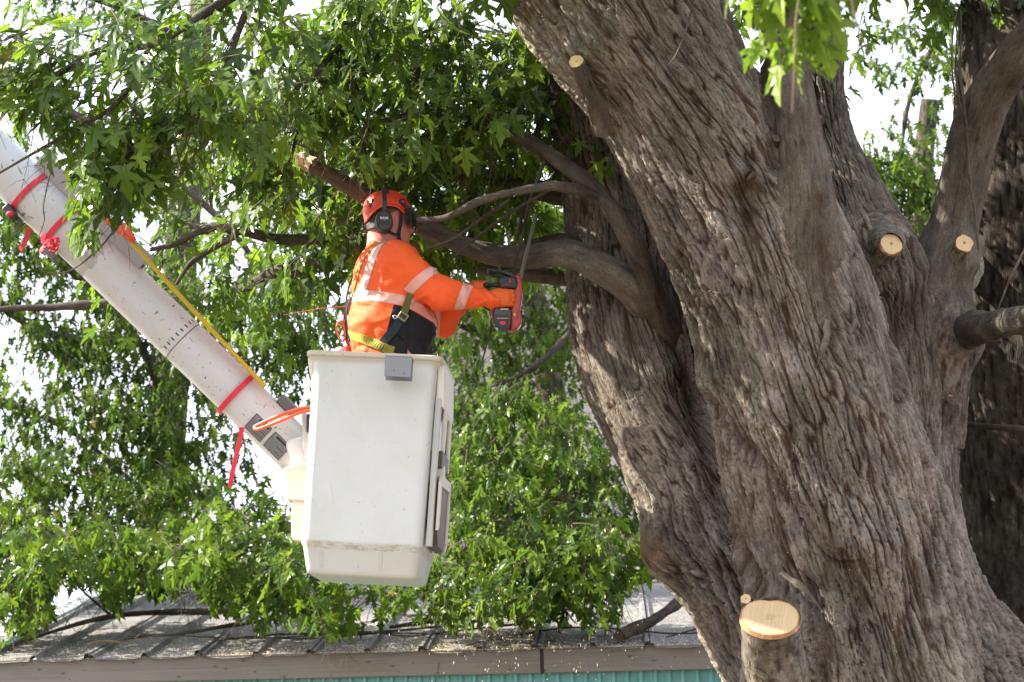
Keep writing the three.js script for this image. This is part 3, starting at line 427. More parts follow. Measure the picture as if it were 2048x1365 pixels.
const limbs = [
  [[1375, 720, 86, 11.2], [1322, 645, 48, 10.92], [1282, 592, 42, 10.76], [1240, 560, 38, 10.68], [1190, 528, 34, 10.72], [1130, 507, 31, 10.8], [1040, 515, 26, 10.92], [960, 500, 24, 11.0], [880, 470, 23, 11.05], [810, 436, 22, 11.1], [740, 395, 21, 11.1], [680, 363, 21, 11.1], [618, 326, 19, 11.1]],
  [[1352, 730, 62, 11.1], [1322, 640, 36, 10.8], [1298, 560, 28, 10.6], [1255, 470, 23, 10.5], [1205, 395, 20, 10.55], [1130, 330, 18, 10.65], [1060, 285, 17, 10.75], [980, 255, 15, 10.85], [900, 238, 12, 10.95], [820, 232, 9, 11.0], [740, 250, 6, 11.0]],
  [[1215, 410, 15, 10.56], [1165, 382, 13, 10.5], [1110, 373, 12, 10.45], [1040, 382, 10, 10.4], [960, 402, 9, 10.4], [890, 436, 8, 10.45], [835, 440, 7, 10.5]],
  [[1240, 420, 34, 11.5], [1130, 392, 26, 11.5], [1040, 372, 23, 11.5], [960, 352, 19, 11.6], [900, 350, 14, 11.7], [820, 372, 10, 11.8], [740, 384, 7, 11.9]],
  [[1190, 520, 26, 11.1], [1130, 487, 22, 11.2], [1090, 488, 19, 11.25], [1056, 494, 17, 11.3]],
  [[1140, 560, 20, 11.6], [1000, 540, 18, 11.9], [900, 522, 18, 12.1], [760, 520, 17, 12.4], [640, 530, 19, 12.6], [560, 545, 18, 12.8], [490, 575, 12, 13], [440, 590, 6, 13.2]],
  [[1180, 330, 30, 12.0], [1000, 300, 24, 12.1], [850, 290, 22, 12.2], [700, 272, 22, 12.3], [620, 250, 18, 12.4], [560, 238, 14, 12.4], [480, 250, 8, 12.4]],
  [[880, 470, 8, 12.4], [780, 480, 9, 12.4], [620, 480, 12, 12.5], [540, 476, 14, 12.5], [470, 460, 13, 12.5], [400, 462, 11, 12.5], [352, 488, 8, 12.5], [300, 500, 5, 12.5]],
  [[472, 470, 8, 12.5], [420, 500, 7, 12.4], [378, 530, 6, 12.3], [352, 570, 4, 12.3]],
  [[1060, -90, 20, 11.3], [880, -60, 18, 11.2], [770, 0, 14, 11.1], [690, 70, 11, 11.0], [620, 160, 10, 10.9], [560, 190, 9, 10.8], [500, 220, 8, 10.7], [440, 250, 6, 10.6], [350, 330, 4, 10.5]],
  [[770, 0, 9, 11.1], [735, 40, 9, 11.1], [700, 85, 8, 11.0], [660, 130, 7, 11.0], [630, 190, 6, 10.9], [600, 250, 5, 10.9], [585, 300, 4, 10.8]],
  [[1020, -100, 20, 10.6], [780, -140, 17, 10.3], [560, -60, 14, 10.0], [420, 20, 11, 9.8], [300, 90, 9, 9.6], [200, 100, 8, 9.5], [120, 145, 7, 9.4], [20, 200, 5, 9.3], [-90, 260, 4, 9.2]],
  [[560, -60, 12, 10.0], [500, 10, 9, 9.9], [460, 110, 8, 9.8], [430, 205, 7, 9.7], [390, 210, 6, 9.6], [340, 260, 5, 9.5], [240, 320, 4, 9.4]],
  [[300, 90, 6, 9.6], [240, 200, 5, 9.4], [150, 260, 5, 9.3], [60, 310, 4, 9.2], [-60, 380, 3, 9.1]],
  [[840, 100, 10, 11.6], [820, 220, 9, 11.6], [790, 330, 7, 11.6], [760, 390, 5, 11.6]],
  [[1090, 320, 6, 10.7], [1060, 400, 5, 10.7], [1045, 470, 5, 10.7], [1020, 560, 4, 10.7], [985, 650, 3, 10.7], [960, 740, 2, 10.7]],
  [[1130, 180, 9, 11.3], [1090, 230, 7, 11.3], [1062, 300, 7, 11.3], [1050, 400, 5, 11.3], [1035, 480, 3, 11.3]],
  [[1020, 400, 5, 10.5], [960, 440, 5, 10.5], [905, 478, 4, 10.5], [850, 500, 3, 10.5]],
  [[1100, 380, 5, 10.6], [1030, 420, 4, 10.6], [960, 470, 4, 10.6], [900, 520, 3, 10.6]],
  [[1240, -220, 18, 11.2], [1000, -160, 16, 11.8], [700, -200, 14, 12.4], [480, -100, 12, 13.0], [300, -80, 10, 13.4], [120, -100, 8, 13.6]],
  [[360, 600, 12, 15.5], [180, 610, 11, 15.5], [90, 616, 9, 15.5], [10, 618, 7, 15.5], [-80, 640, 5, 15.5]],
];
limbs.forEach((l, i) => branch(l, 100 + i, i < 1 ? 0.9 : 0.66));
branch([[1800, 715, 100, 10.95], [1872, 678, 64, 10.85], [1915, 664, 46, 10.66], [1970, 655, 37, 10.2], [2060, 636, 31, 9.2], [2200, 606, 30, 8.5]], 131, 0.55, maple, toMaple, 'limb', 'greenish smooth limb reaching right out of the trunk');
branch([[1885, 842, 8, 11.5], [1960, 852, 8, 11.2], [2080, 862, 8, 11.0]], 132, 0.5);
branch([[1440, -140, 16, 10.1], [1452, 20, 11, 9.9], [1478, 80, 9, 9.85], [1512, 160, 7, 9.9]], 133, 1.0);
branch([[1400, -60, 3, 9.9], [1375, 50, 3, 9.85], [1352, 110, 2, 9.85], [1336, 132, 1.6, 9.85]], 134, 1.0);
branch([[1918, 120, 4, 10.6], [1935, 280, 4, 10.6], [1940, 360, 4, 10.55], [1950, 420, 3, 10.5], [1957, 500, 2.4, 10.5]], 135, 0.8);
branch([[2060, 480, 3, 10], [2020, 560, 3, 10], [1985, 640, 2, 10.1], [1955, 660, 1.5, 10.2]], 136, 1.1);
for (const [i, x] of [1912, 1921, 1905].entries()) branch([[x + 8, 210, 3, 10.6], [x, 140, 2.4, 10.6], [x + 2, 60, 2, 10.6], [x - 8 + i * 9, 20, 1.2, 10.6]], 137 + i, 0.8);
// the sawn end of the branch that is being taken down
{ const b = at(616, 325, 11.1), dir = at(618, 326, 11.1).sub(at(680, 363, 11.1)).normalize(); const g = new THREE.CylinderGeometry(0.02, 19 * 11.1 / F * 0.96, 0.085, 16, 6); wob(g, 0.02, 55, 8); g.scale(1, 1, 1); const q = new THREE.Quaternion().setFromUnitVectors(V(0, 1, 0), dir); g.applyQuaternion(q).translate(b.x + dir.x * 0.02, b.y + dir.y * 0.02, b.z + dir.z * 0.02); mesh('cut_face', toMaple(g), std([0.80, 0.62, 0.40], 0.85), maple, 'splintered pale end of the half-cut branch'); }

// ---------------------------------------------------------------- leaves
const half = [[0, 0], [0.09, -0.03], [0.24, -0.06], [0.40, -0.02], [0.28, 0.08], [0.16, 0.19], [0.28, 0.27], [0.40, 0.34], [0.57, 0.58], [0.42, 0.53], [0.36, 0.62], [0.26, 0.51], [0.11, 0.42], [0.16, 0.58], [0.24, 0.70], [0.15, 0.76], [0.12, 0.88], [0, 1.10]];
const coarse = [[0, 0], [0.34, -0.04], [0.14, 0.19], [0.56, 0.57], [0.09, 0.45], [0.20, 0.72], [0, 1.08]];
function leafGeo(outline, fold, curl, skew, seed) {
  const r = rng(seed), pos = [], uv = [], mid = [[0, 0.8], [0, 0.5], [0, 0.25]];
  for (const s of [1, -1]) {
    const o = outline.map(([x, y], i) => new THREE.Vector2(x * s * 1.08 * (1 + 0.14 * (r() - 0.5)), y + (i && i < outline.length - 1 ? 0.04 * (r() - 0.5) : 0))), poly = [...o, ...(outline === half ? mid : [[0, 0.5]]).map((m) => new THREE.Vector2(...m))];
    for (let t of THREE.ShapeUtils.triangulateShape(poly, [])) { t = s > 0 ? t : t; const A = t.map((k) => poly[k]); const ccw = (A[1].x - A[0].x) * (A[2].y - A[0].y) - (A[1].y - A[0].y) * (A[2].x - A[0].x) > 0; for (const p of ccw ? A : [A[0], A[2], A[1]]) { const z = fold * Math.abs(p.x) - curl * p.y * p.y - 0.55 * Math.abs(fold) * p.x * p.x * 2 + skew * p.x * p.y; pos.push(p.x, p.y, z); uv.push(p.x + 0.6, p.y * 0.85 + 0.06); } }
  }
  const g = new THREE.BufferGeometry(); g.setAttribute('position', new THREE.Float32BufferAttribute(pos, 3)); g.setAttribute('uv', new THREE.Float32BufferAttribute(uv, 2)); g.computeVertexNormals(); return g;
}
const LEAF = [leafGeo(half, 0.3, 0.2, 0.15, 1), leafGeo(half, 0.55, 0.38, -0.3, 2), leafGeo(half, 0.15, 0.55, 0.35, 3), leafGeo(half, 0.75, 0.12, -0.15, 4)];
const LEAF_FAR = [leafGeo(coarse, 0.2, 0.2, 0.1, 5), leafGeo(coarse, 0.42, 0.3, -0.2, 6)];
const veins = canvasTex(256, 256, (c, w) => {
  c.fillStyle = '#d2d2cc'; c.fillRect(0, 0, w, w); const r = rng(8);
  for (let i = 0; i < 1500; i++) { c.fillStyle = r() < 0.5 ? 'rgba(255,255,240,.07)' : 'rgba(120,130,110,.07)'; c.fillRect(r() * w, r() * w, 3 + r() * 7, 3 + r() * 7); }
  const X = (x) => (x + 0.6) % 1 * w, Y = (y) => (y * 0.85 + 0.06) * w; const line = (a, b, lw) => { c.lineWidth = lw; c.strokeStyle = 'rgba(255,255,225,.85)'; c.beginPath(); c.moveTo(X(a[0]), Y(a[1])); c.lineTo(X(b[0]), Y(b[1])); c.stroke(); };
  line([0, 0], [0, 1], 4); for (const s of [-1, 1]) { line([0, 0.02], [0.5 * s * 0.75, 0.5 * 0.78], 3); line([0, 0.02], [0.36 * s, 0.02], 2.4); for (let k = 0.25; k < 0.9; k += 0.14) line([0, k], [0.16 * s, k + 0.16], 1.4); for (let k = 0.3; k < 0.8; k += 0.2) line([0.5 * s * k, 0.52 * k], [0.5 * s * k + 0.02 * s, 0.52 * k + 0.14], 1.2); }
});
const leafMat = (rgb, tr, coat = 0.5) => phys(rgb, 1, { map: veins, transmission: tr, thickness: 0, clearcoat: coat, clearcoatRoughness: 0.26, side: THREE.DoubleSide, specularIntensity: 0.1 });
const LEAFY = { // own colours of leaves: plain greens of different age, near and far trees
  maple: [[0.14, 0.25, 0.022], [0.19, 0.32, 0.025], [0.10, 0.19, 0.022], [0.28, 0.43, 0.03], [0.16, 0.28, 0.03]],
  fresh: [[0.27, 0.42, 0.035], [0.21, 0.35, 0.03], [0.33, 0.47, 0.045]],
  cut: [[0.17, 0.29, 0.02], [0.12, 0.22, 0.018], [0.24, 0.37, 0.025], [0.09, 0.17, 0.018]],
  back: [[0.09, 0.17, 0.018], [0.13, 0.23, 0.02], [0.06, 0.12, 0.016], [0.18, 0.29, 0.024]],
};
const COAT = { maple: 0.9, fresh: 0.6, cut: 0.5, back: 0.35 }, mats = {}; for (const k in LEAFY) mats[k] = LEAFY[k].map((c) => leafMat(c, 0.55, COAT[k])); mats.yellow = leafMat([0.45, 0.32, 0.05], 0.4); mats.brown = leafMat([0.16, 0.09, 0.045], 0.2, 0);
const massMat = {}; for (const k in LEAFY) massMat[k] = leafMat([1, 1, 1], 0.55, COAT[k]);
class Foliage {
  constructor(owner, kind, seed, far = false) { this.o = owner; this.kind = kind; this.r = rng(seed); this.thin = 1; this.leaves = []; this.twigs = []; this.far = far; }
  leaf(p, axis, normal, size) {
    const t0 = toPx(p.clone().addScaledVector(axis, size * 0.5)); if (this.bare && this.bare(t0[0], t0[1], t0[2])) return;
    const x = V(0, 0, 0).crossVectors(axis, normal).normalize(), z = V(0, 0, 0).crossVectors(x, axis).normalize(), q = toPx(p), inside = q[0] > -20 && q[0] < 2068 && q[1] > -20 && q[1] < 1385;
    this.leaves.push({ m: new THREE.Matrix4().makeBasis(x.multiplyScalar(size), axis.clone().multiplyScalar(size), z.multiplyScalar(size)).setPosition(p.clone().sub(this.o.position)), px: inside ? size / q[2] : 0, c: Math.floor(this.r() * LEAFY[this.kind].length), k: 0.55 + 0.8 * this.r(), odd: this.r() });
  }
  // one leafy twig: bends down as it goes out, leaves in crossed pairs on long stalks
  spray(p0, dir, o = {}) {
    const r = this.r, n = o.n ?? 5 + Math.floor(r() * 4), gap = (o.gap ?? 0.07) * (0.8 + 0.5 * r()), size = o.size ?? 0.12, d = dir.clone().normalize(), p = p0.clone(), pts = [p.clone()], droop = o.droop ?? 0.12; let turn = r() * 3;
    for (let i = 0; i < n; i++) {
      d.x += (r() - 0.5) * 0.35; d.y += (r() - 0.5) * 0.3 - droop; d.z += (r() - 0.5) * 0.35; d.normalize(); p.addScaledVector(d, gap); pts.push(p.clone()); turn += 1.4 + 0.5 * r();
      const side = V(0, 0, 0).crossVectors(d, Math.abs(d.y) > 0.85 ? V(1, 0, 0) : V(0, 1, 0)).normalize().applyAxisAngle(d, turn), last = i === n - 1;
      for (const s of last ? [1, -1, 0] : [1, -1]) {
        if (r() < (o.skip ?? 0.1)) continue;
        const outv = side.clone().multiplyScalar(s).addScaledVector(d, 0.6 + 0.5 * r()).add(V((r() - 0.5) * 0.5, 0.15 * r(), (r() - 0.5) * 0.5)).normalize(), stalk = size * (0.45 + 0.5 * r()), b = p.clone().addScaledVector(outv, stalk); b.y -= stalk * 0.25;
        const axis = outv.clone().multiplyScalar(0.6).add(V((r() - 0.5) * 0.8 + (o.wind ?? -0.1), -(o.hang ?? 0.32) - 0.55 * r(), (r() - 0.5) * 0.8)).normalize();
        const nor = V((r() - 0.5) * 1.5 - 0.38, 0.75, (r() - 0.5) * 1.5 + (o.face ?? 0.22)).normalize(); if (Math.abs(nor.dot(axis)) > 0.96) nor.x += 0.5;
        this.leaf(b, axis, nor, size * (0.62 + 0.55 * r()));
        if (!this.far) this.twigs.push(tube([p.clone(), p.clone().lerp(b, 0.5).add(V(0, 0.01, 0)), b], [0.0016, 0.0012, 0.001], 3, 0.05));
      }
    }
    const w = o.w ?? 0.004; this.twigs.push(tube(pts, pts.map((_, i) => w * (1 - 0.7 * i / n)), 4, 0.08));
  }
  cloud(px, py, d, rx, ry, rd, count, o = {}) {
    const r = this.r; if (this.far) count = Math.round(count * 0.9); for (let i = 0; i < count; i++) {
      let a, b, c; do { a = r() * 2 - 1; b = r() * 2 - 1; c = r() * 2 - 1; } while (a * a + b * b + c * c > 1);
      const dir = V((r() - 0.5) * 2 + (o.dx ?? 0), (r() - 0.5) * 1.2 + (o.dy ?? -0.1), (r() - 0.5) * 2); this.spray(at(px + a * rx, py + b * ry, d + c * rd), dir, o);
    }
  }
  along(list, count, o = {}) { // twigs that leave a branch
    const c = new THREE.CatmullRomCurve3(stem(list).map((a) => a[0])), r = this.r; for (let i = 0; i < count; i++) { const t = (o.from ?? 0.15) + ((o.to ?? 1) - (o.from ?? 0.15)) * r(), p = c.getPoint(t), T = c.getTangent(t); const dir = T.clone().multiplyScalar(0.6).add(V((r() - 0.5) * 1.8, (r() - 0.5) * 1.4, (r() - 0.5) * 1.8)); this.spray(p, dir, o); }
  }
  done(show = 300, name = 'leaf') {
    const byBig = [...this.leaves].sort((a, b) => b.px - a.px), single = byBig.slice(0, show).filter((l) => l.px > 0), rest = this.leaves.filter((l) => !single.includes(l) || false), set = new Set(single), left = this.leaves.filter((l) => !set.has(l)), G = this.far ? LEAF_FAR : LEAF;
    for (const l of single) { const m = fastPart(name, LEAF[Math.floor(l.odd * 4 % 4)], l.odd > 0.9975 ? mats.yellow : mats[this.kind][l.c], this.o); m.applyMatrix4(l.m); }
    for (let k = 0; k < G.length; k++) {
      const list = left.filter((_, i) => i % G.length === k); if (!list.length) continue; const m = new THREE.InstancedMesh(G[k], massMat[this.kind], list.length), c = new THREE.Color();
      list.forEach((l, i) => { m.setMatrixAt(i, l.m); const q = LEAFY[this.kind][l.c]; l.odd > 0.998 ? m.setColorAt(i, c.setRGB(0.4, 0.3, 0.05)) : m.setColorAt(i, c.setRGB(q[0] * l.k, q[1] * l.k, q[2] * l.k)); });
      m.name = k ? `leaf_mass_00${k}` : 'leaf_mass'; m.userData.kind = 'stuff'; m.castShadow = m.receiveShadow = true; this.o.add(m);
    }
    if (this.twigs.length) { const g = merge(this.twigs).translate(-this.o.position.x, -this.o.position.y, -this.o.position.z); const m = mesh('twigs', g, twigM, this.o); m.userData.kind = 'stuff'; }
  }
}
const twigM = std([0.11, 0.075, 0.05], 0.85);

// crown of the old maple
const crown = new Foliage(maple, 'maple', 7);
// kept clear: round the worker and saw, and in front of the boom except for one cluster
crown.bare = (x, y, d) => (d < 11.2 && x > 590 && x < 1130 && y > 345 && y < 720) || (d < 11.3 && x > 560 && x < 790 && Math.abs(y - 326 - (x - 618) * 0.58) < 42) || (d < 12.7 && x > 350 && x < 640 && y > 436 && y < 580 && hash(Math.round(x * 9), Math.round(y * 9), 4) < 0.7) || (d < 11.2 && y - 0.977 * x > 225 && y - 0.977 * x < 420 && !(x > 125 && x < 330 && y < (x > 205 ? 436 : 500))) || (d < 10.3 && y > 330 + 60 * noise2(x / 60, 3, 5) && !(x > 125 && x < 330 && y < (x > 205 ? 436 : 500)));
crown.along(limbs[11], 24, { size: 0.115, face: 0.6, hang: 0.2, from: 0.3, n: 5, droop: 0.06, wind: -0.35 });
crown.along(limbs[12], 15, { size: 0.115, hang: 0.25, from: 0.1, wind: -0.3 });
crown.along(limbs[13], 7, { size: 0.125, hang: 0.35, to: 0.5, n: 4 });
crown.cloud(190, 60, 9.7, 330, 170, 0.8, 24, { size: 0.115, dx: -0.5, face: 0.6, hang: 0.15, n: 5, droop: 0.05, wind: -0.35 });
crown.cloud(360, 230, 9.6, 160, 90, 0.5, 14, { size: 0.11, face: 0.6, hang: 0.3, wind: -0.3 });
crown.cloud(235, 385, 9.5, 60, 50, 0.2, 6, { size: 0.115, dx: -0.6, n: 5, hang: 0.6 });
crown.cloud(470, 60, 10.3, 240, 150, 0.7, 11, { size: 0.11 });
crown.along(limbs[9], 20, { size: 0.105 }); crown.along(limbs[10], 12, { size: 0.105 });
crown.cloud(700, 100, 11.0, 300, 170, 0.9, 25, { size: 0.108 });
crown.cloud(860, 150, 11.4, 210, 190, 0.6, 20, { size: 0.108 });
crown.along(limbs[1], 22, { size: 0.115, from: 0.6 }); crown.along(limbs[6], 24, { size: 0.115, from: 0.2 }); crown.along(limbs[3], 16, { size: 0.11, from: 0.4 });
crown.cloud(800, 270, 11.6, 260, 90, 0.6, 19, { size: 0.115 });
crown.cloud(640, 380, 11.6, 130, 110, 0.4, 18, { size: 0.115, hang: 0.7 });
crown.cloud(560, 420, 12.6, 160, 160, 0.6, 20, { size: 0.115 });
crown.along(limbs[7], 18, { size: 0.115 }); crown.along(limbs[5], 14, { size: 0.115, from: 0.4 });
crown.cloud(1040, 330, 12.2, 90, 130, 0.6, 13, { size: 0.11 });
crown.cloud(950, 440, 12.4, 130, 90, 0.6, 17, { size: 0.11 });
crown.cloud(1020, 220, 11.5, 90, 150, 0.35, 30, { size: 0.1 });
crown.cloud(900, 60, 11.3, 160, 110, 0.5, 15, { size: 0.1 });
crown.cloud(1090, 210, 11.6, 40, 90, 0.4, 8, { size: 0.115 });
// canopy above the frame, with unseen clusters added to shade the second trunk
crown.cloud(900, -330, 11, 500, 200, 2.0, 60, { size: 0.13 });
crown.cloud(1500, -420, 11, 800, 240, 2, 80, { size: 0.13 });
crown.cloud(1900, -250, 12.5, 400, 200, 0.8, 60, { size: 0.13 });
crown.cloud(1480, 430, 12.6, 190, 320, 0.35, 55, { size: 0.13 });  // unseen leaves behind the trunk, added to keep sun off the second trunk
crown.cloud(1450, -170, 13.2, 450, 200, 0.6, 60, { size: 0.13 });
crown.cloud(1800, -620, 7.6, 900, 260, 1.4, 90, { size: 0.13 });
crown.cloud(1680, 700, 11.55, 110, 300, 0.12, 36, { size: 0.12, n: 4 });  // hidden cluster between the two trunks, added for the same shade
crown.done(300);

// ---------------------------------------------------------------- bright spray hanging from above, nearest of all
{
  const s = thing('leafy_twig', 'bright green maple twig hanging into the top right, nearest to the viewer', 'twig', at(1660, -160, 5.4));
  const f = new Foliage(s, 'fresh', 19), a = at(1700, -330, 5.4), b = at(1660, -160, 5.4);
  const loc = (g) => g.translate(-s.position.x, -s.position.y, -s.position.z);
  mesh('stem', loc(tube([at(1820, -420, 5.5), b, at(1600, -10, 5.4), at(1588, 160, 5.38), at(1585, 226, 5.38)], [0.006, 0.005, 0.003, 0.002, 0.0012], 8, 0.02)), std([0.16, 0.10, 0.06], 0.8), s);
  mesh('stem', loc(tube([at(1690, -260, 5.5), at(1710, 30, 5.5), at(1745, 120, 5.52), at(1850, 300, 5.6)], [0.004, 0.003, 0.002, 0.001], 6, 0.02)), std([0.13, 0.08, 0.06], 0.8), s);
  for (const [x, y, dx, dy, n] of [[1570, -40, -0.3, -0.8, 3], [1610, -60, 0, -1, 4], [1650, -50, 0.2, -0.9, 4], [1600, 40, -0.2, -0.9, 2], [1640, 20, 0.3, -0.8, 2], [1690, -70, 0.2, -0.8, 3], [1560, -90, -0.3, -0.6, 2], [1580, 90, -0.3, -0.8, 2], [1660, 80, 0.2, -0.9, 2]]) f.spray(at(1585 + (x - 1620) * 0.65, y - 62, 5.9), V(dx, dy, 0.15), { n, gap: 0.03, size: 0.102, hang: 0.6, face: 0.1, droop: 0.1, skip: 0.0, w: 0.0025 });
  f.done(300);
}

// ---------------------------------------------------------------- cut boughs lying on the shed roof
function bough(label, s, r, spots, seed, woodList) {
  const o = thing('cut_bough', label, 'bough', onRoof(s, r, 0.02), 'cut boughs lying on the shed roof'), f = new Foliage(o, 'cut', seed); f.bare = (x, y) => { const L = [[-200, 1262], [90, 1258], [130, 1200], [400, 1188], [450, 1218], [560, 1225], [600, 1258], [760, 1262], [790, 1222], [880, 1222], [900, 1262], [1010, 1268], [1240, 1258], [1270, 1165], [1500, 1150]]; let k = 1; while (k < L.length - 1 && x > L[k][0]) k++; const t = clamp((x - L[k - 1][0]) / (L[k][0] - L[k - 1][0]), 0, 1); return y > lerp(L[k - 1][1], L[k][1], t) + 30 * noise2(x / 24, 2, 9) + 26 * noise2(x / 75, 5, 9); }; const loc = (g) => g.translate(-o.position.x, -o.position.y, -o.position.z);
  woodList.forEach((w, i) => { const c = w.map(([a, b, h, rad]) => [onRoof(a, b, h), rad]); mesh('branch', loc(sweep(c, { nu: 12, dv: 0.025, shape: limbShape(seed + i, 0.7, 0.12) })), smoothBarkM, o); });
  for (const [px, py, d, rx, ry, rd, n, q] of spots) f.cloud(px, py, d, rx, ry, rd, n, { size: 0.122, hang: 0.35, gap: 0.075, ...(q ?? {}) });
  f.done(300); return o;
}
bough('broad bright green cut bough covering the far left end of the shed roof', 0.6, 1.4, [[60, 1090, 16.3, 190, 80, 0.6, 46], [130, 1165, 16.1, 150, 40, 0.5, 24], [0, 1200, 15.7, 80, 40, 0.3, 10], [260, 1080, 16.8, 130, 70, 0.6, 22]], 301, [[[0.1, 0.5, 0.05, 0.012], [0.7, 1.2, 0.16, 0.02], [1.6, 1.9, 0.1, 0.03], [2.2, 2.3, 0.1, 0.035]], [[0.9, 0.9, 0.04, 0.008], [1.3, 0.75, 0.07, 0.012], [1.7, 1.0, 0.1, 0.014]], [[0.7, 1.2, 0.16, 0.012], [0.3, 1.6, 0.4, 0.008], [0.1, 1.8, 0.6, 0.004]]]);
bough('cut bough with hanging leaf clusters on the roof left of the bucket', 1.9, 1.4, [[440, 1070, 15.9, 120, 80, 0.6, 24], [540, 1150, 15.4, 100, 50, 0.4, 16], [560, 1050, 16.3, 70, 80, 0.4, 14], [650, 1200, 15.2, 60, 30, 0.3, 6], [350, 1120, 16.6, 90, 50, 0.5, 12]], 302, [[[1.3, 1.0, 0.05, 0.008], [1.9, 1.2, 0.1, 0.016], [2.5, 1.9, 0.2, 0.025], [3.0, 2.8, 0.3, 0.03]], [[1.6, 0.6, 0.03, 0.006], [2.1, 0.75, 0.05, 0.009], [2.7, 0.7, 0.05, 0.011], [3.3, 0.9, 0.06, 0.008]], [[1.8, 0.9, 0.02, 0.004], [2.3, 0.62, 0.03, 0.006], [2.9, 0.75, 0.04, 0.006], [3.5, 0.62, 0.03, 0.004]]]);
bough('dense green cut bough on the roof between the bucket and the old trunk', 4.2, 1.5, [[760, 1185, 15.5, 100, 40, 0.4, 13], [960, 1110, 15.8, 130, 70, 0.6, 34], [1120, 1090, 15.6, 120, 70, 0.5, 26], [960, 1190, 15.3, 110, 30, 0.3, 13], [1060, 1205, 15.2, 90, 24, 0.25, 7], [1190, 1160, 15.4, 60, 40, 0.3, 9], [1180, 1075, 15.65, 110, 60, 0.3, 24]], 303, [[[2.9, 1.0, 0.05, 0.014], [3.4, 1.1, 0.1, 0.024], [4.0, 1.2, 0.16, 0.03], [4.6, 0.95, 0.3, 0.036], [5.3, 1.3, 0.55, 0.045], [5.75, 1.7, 0.85, 0.05]], [[3.1, 0.6, 0.03, 0.005], [3.6, 0.75, 0.06, 0.008], [4.2, 0.8, 0.1, 0.012]], [[4.7, 1.0, 0.3, 0.014], [5.2, 1.6, 0.6, 0.012], [5.9, 1.9, 0.7, 0.006]]]);
// bare sticks and a broken log
{
  const log = (label, pts, rad, seed) => { const o = thing('cut_log', label, 'log', onRoof(pts[0][0], pts[0][1], 0.02)); const c = pts.map(([a, b, h], i) => [onRoof(a, b, h), rad * (1 - 0.12 * i)]); const g = sweep(c, { nu: 26, dv: 0.015, shape: limbShape(seed, 0.5, 0.2) }); mesh('bark', g.translate(-o.position.x, -o.position.y, -o.position.z), smoothBarkM, o); const e = new THREE.CircleGeometry(rad * 0.93, 18), d = c[0][0].clone().sub(c[1][0]).normalize(); e.applyQuaternion(new THREE.Quaternion().setFromUnitVectors(V(0, 0, 1), d)).translate(c[0][0].x + d.x * 0.004 - o.position.x, c[0][0].y + d.y * 0.004 - o.position.y, c[0][0].z + d.z * 0.004 - o.position.z); mesh('cut_end', e, std([0.16, 0.10, 0.07], 0.9), o); };
  log('dark broken log lying on the roof beside the old trunk', [[4.66, 0.22, 0.05], [4.95, 0.55, 0.14], [5.25, 0.95, 0.28]], 0.046, 401);
  log('short dark log end showing at the lower right of the bucket', [[3.3, 1.9, 0.62], [3.0, 2.0, 0.58], [2.6, 2.1, 0.5]], 0.055, 402);
  const stick = (label, pts, rad, seed, tone = 0.7) => tag(mesh('stick', sweep(pts.map(([a, b, h]) => [onRoof(a, b, h ?? 0.03), rad]), { nu: 6, dv: 0.03, shape: limbShape(seed, tone, 0.2) }), smoothBarkM), label, 'stick');
  stick('thin dark stick lying along the roof in front of the old trunk', [[3.9, 0.55], [4.3, 0.6, 0.07], [4.7, 0.5, 0.06], [5.1, 0.42], [5.5, 0.6]], 0.007, 411, 0.5);
  stick('crooked twig over the roof edge beneath the bucket side', [[3.55, 0.05, 0.03], [3.75, 0.12, 0.06], [4.0, 0.1], [4.2, 0.2]], 0.005, 412, 0.5);
  stick('pale curved bare twig on the left of the roof', [[0.95, 0.2], [1.1, 0.45, 0.08], [1.35, 0.65, 0.09], [1.6, 0.72, 0.05]], 0.003, 413, 1.6);
  stick('long dark tangled twig across the left roof panels', [[0.9, 0.75, 0.04], [1.3, 0.6, 0.08], [1.7, 0.62, 0.05], [2.2, 0.5, 0.06], [2.6, 0.62, 0.08], [3.1, 0.6]], 0.006, 414, 0.6);
  stick('dark forked twig on the roof right of the log', [[5.0, 0.25], [5.3, 0.4, 0.07], [5.7, 0.45]], 0.007, 415, 0.5);
  const dry = leafGeo([[0, 0], [0.06, 0.3], [0.07, 0.6], [0, 1.06]], 0.3, 0.2, 0, 9); const dl = tag(mesh('dry_leaf', dry.scale(0.5, 0.34, 0.3).rotateX(-1.35).rotateZ(0.2).rotateY(-1.2), std([0.55, 0.45, 0.26], 0.9)), 'long pale dry strip leaf lying on the left roof panel', 'leaf'); dl.position.copy(onRoof(0.68, 0.36, 0.06));
}

// ---------------------------------------------------------------- trees behind
function backTree(label, base, trunkPts, seed, kind, boughs, clouds, opt = {}) {
  const o = thing('leafy_tree', label, 'tree', V(base.x, 0, base.z)), loc = (g) => g.translate(-o.position.x, 0, -o.position.z);
  if (trunkPts) mesh('trunk', loc(sweep([[V(base.x, -0.05, base.z), (opt.r ?? 0.3) * 1.4], [V(base.x, 1.2, base.z), opt.r ?? 0.3], ...stem(trunkPts)], { nu: 24, dv: 0.05, shape: (u, v, th, p) => { const s = bark(u, v, p, { seed, amp: 0.012, size: 0.8, tone: 0.7 }); return s; } })), barkM, o);
  boughs.forEach((b, i) => branch(b, seed + i, 0.6, o, loc));
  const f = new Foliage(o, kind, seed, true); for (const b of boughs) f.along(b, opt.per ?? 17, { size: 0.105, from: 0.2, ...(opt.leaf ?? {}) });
  for (const c of clouds) f.cloud(...c.slice(0, 7), { size: 0.105, hang: 0.7, ...(opt.leaf ?? {}), ...(c[7] ?? {}) }); f.done(opt.show ?? 300);
}
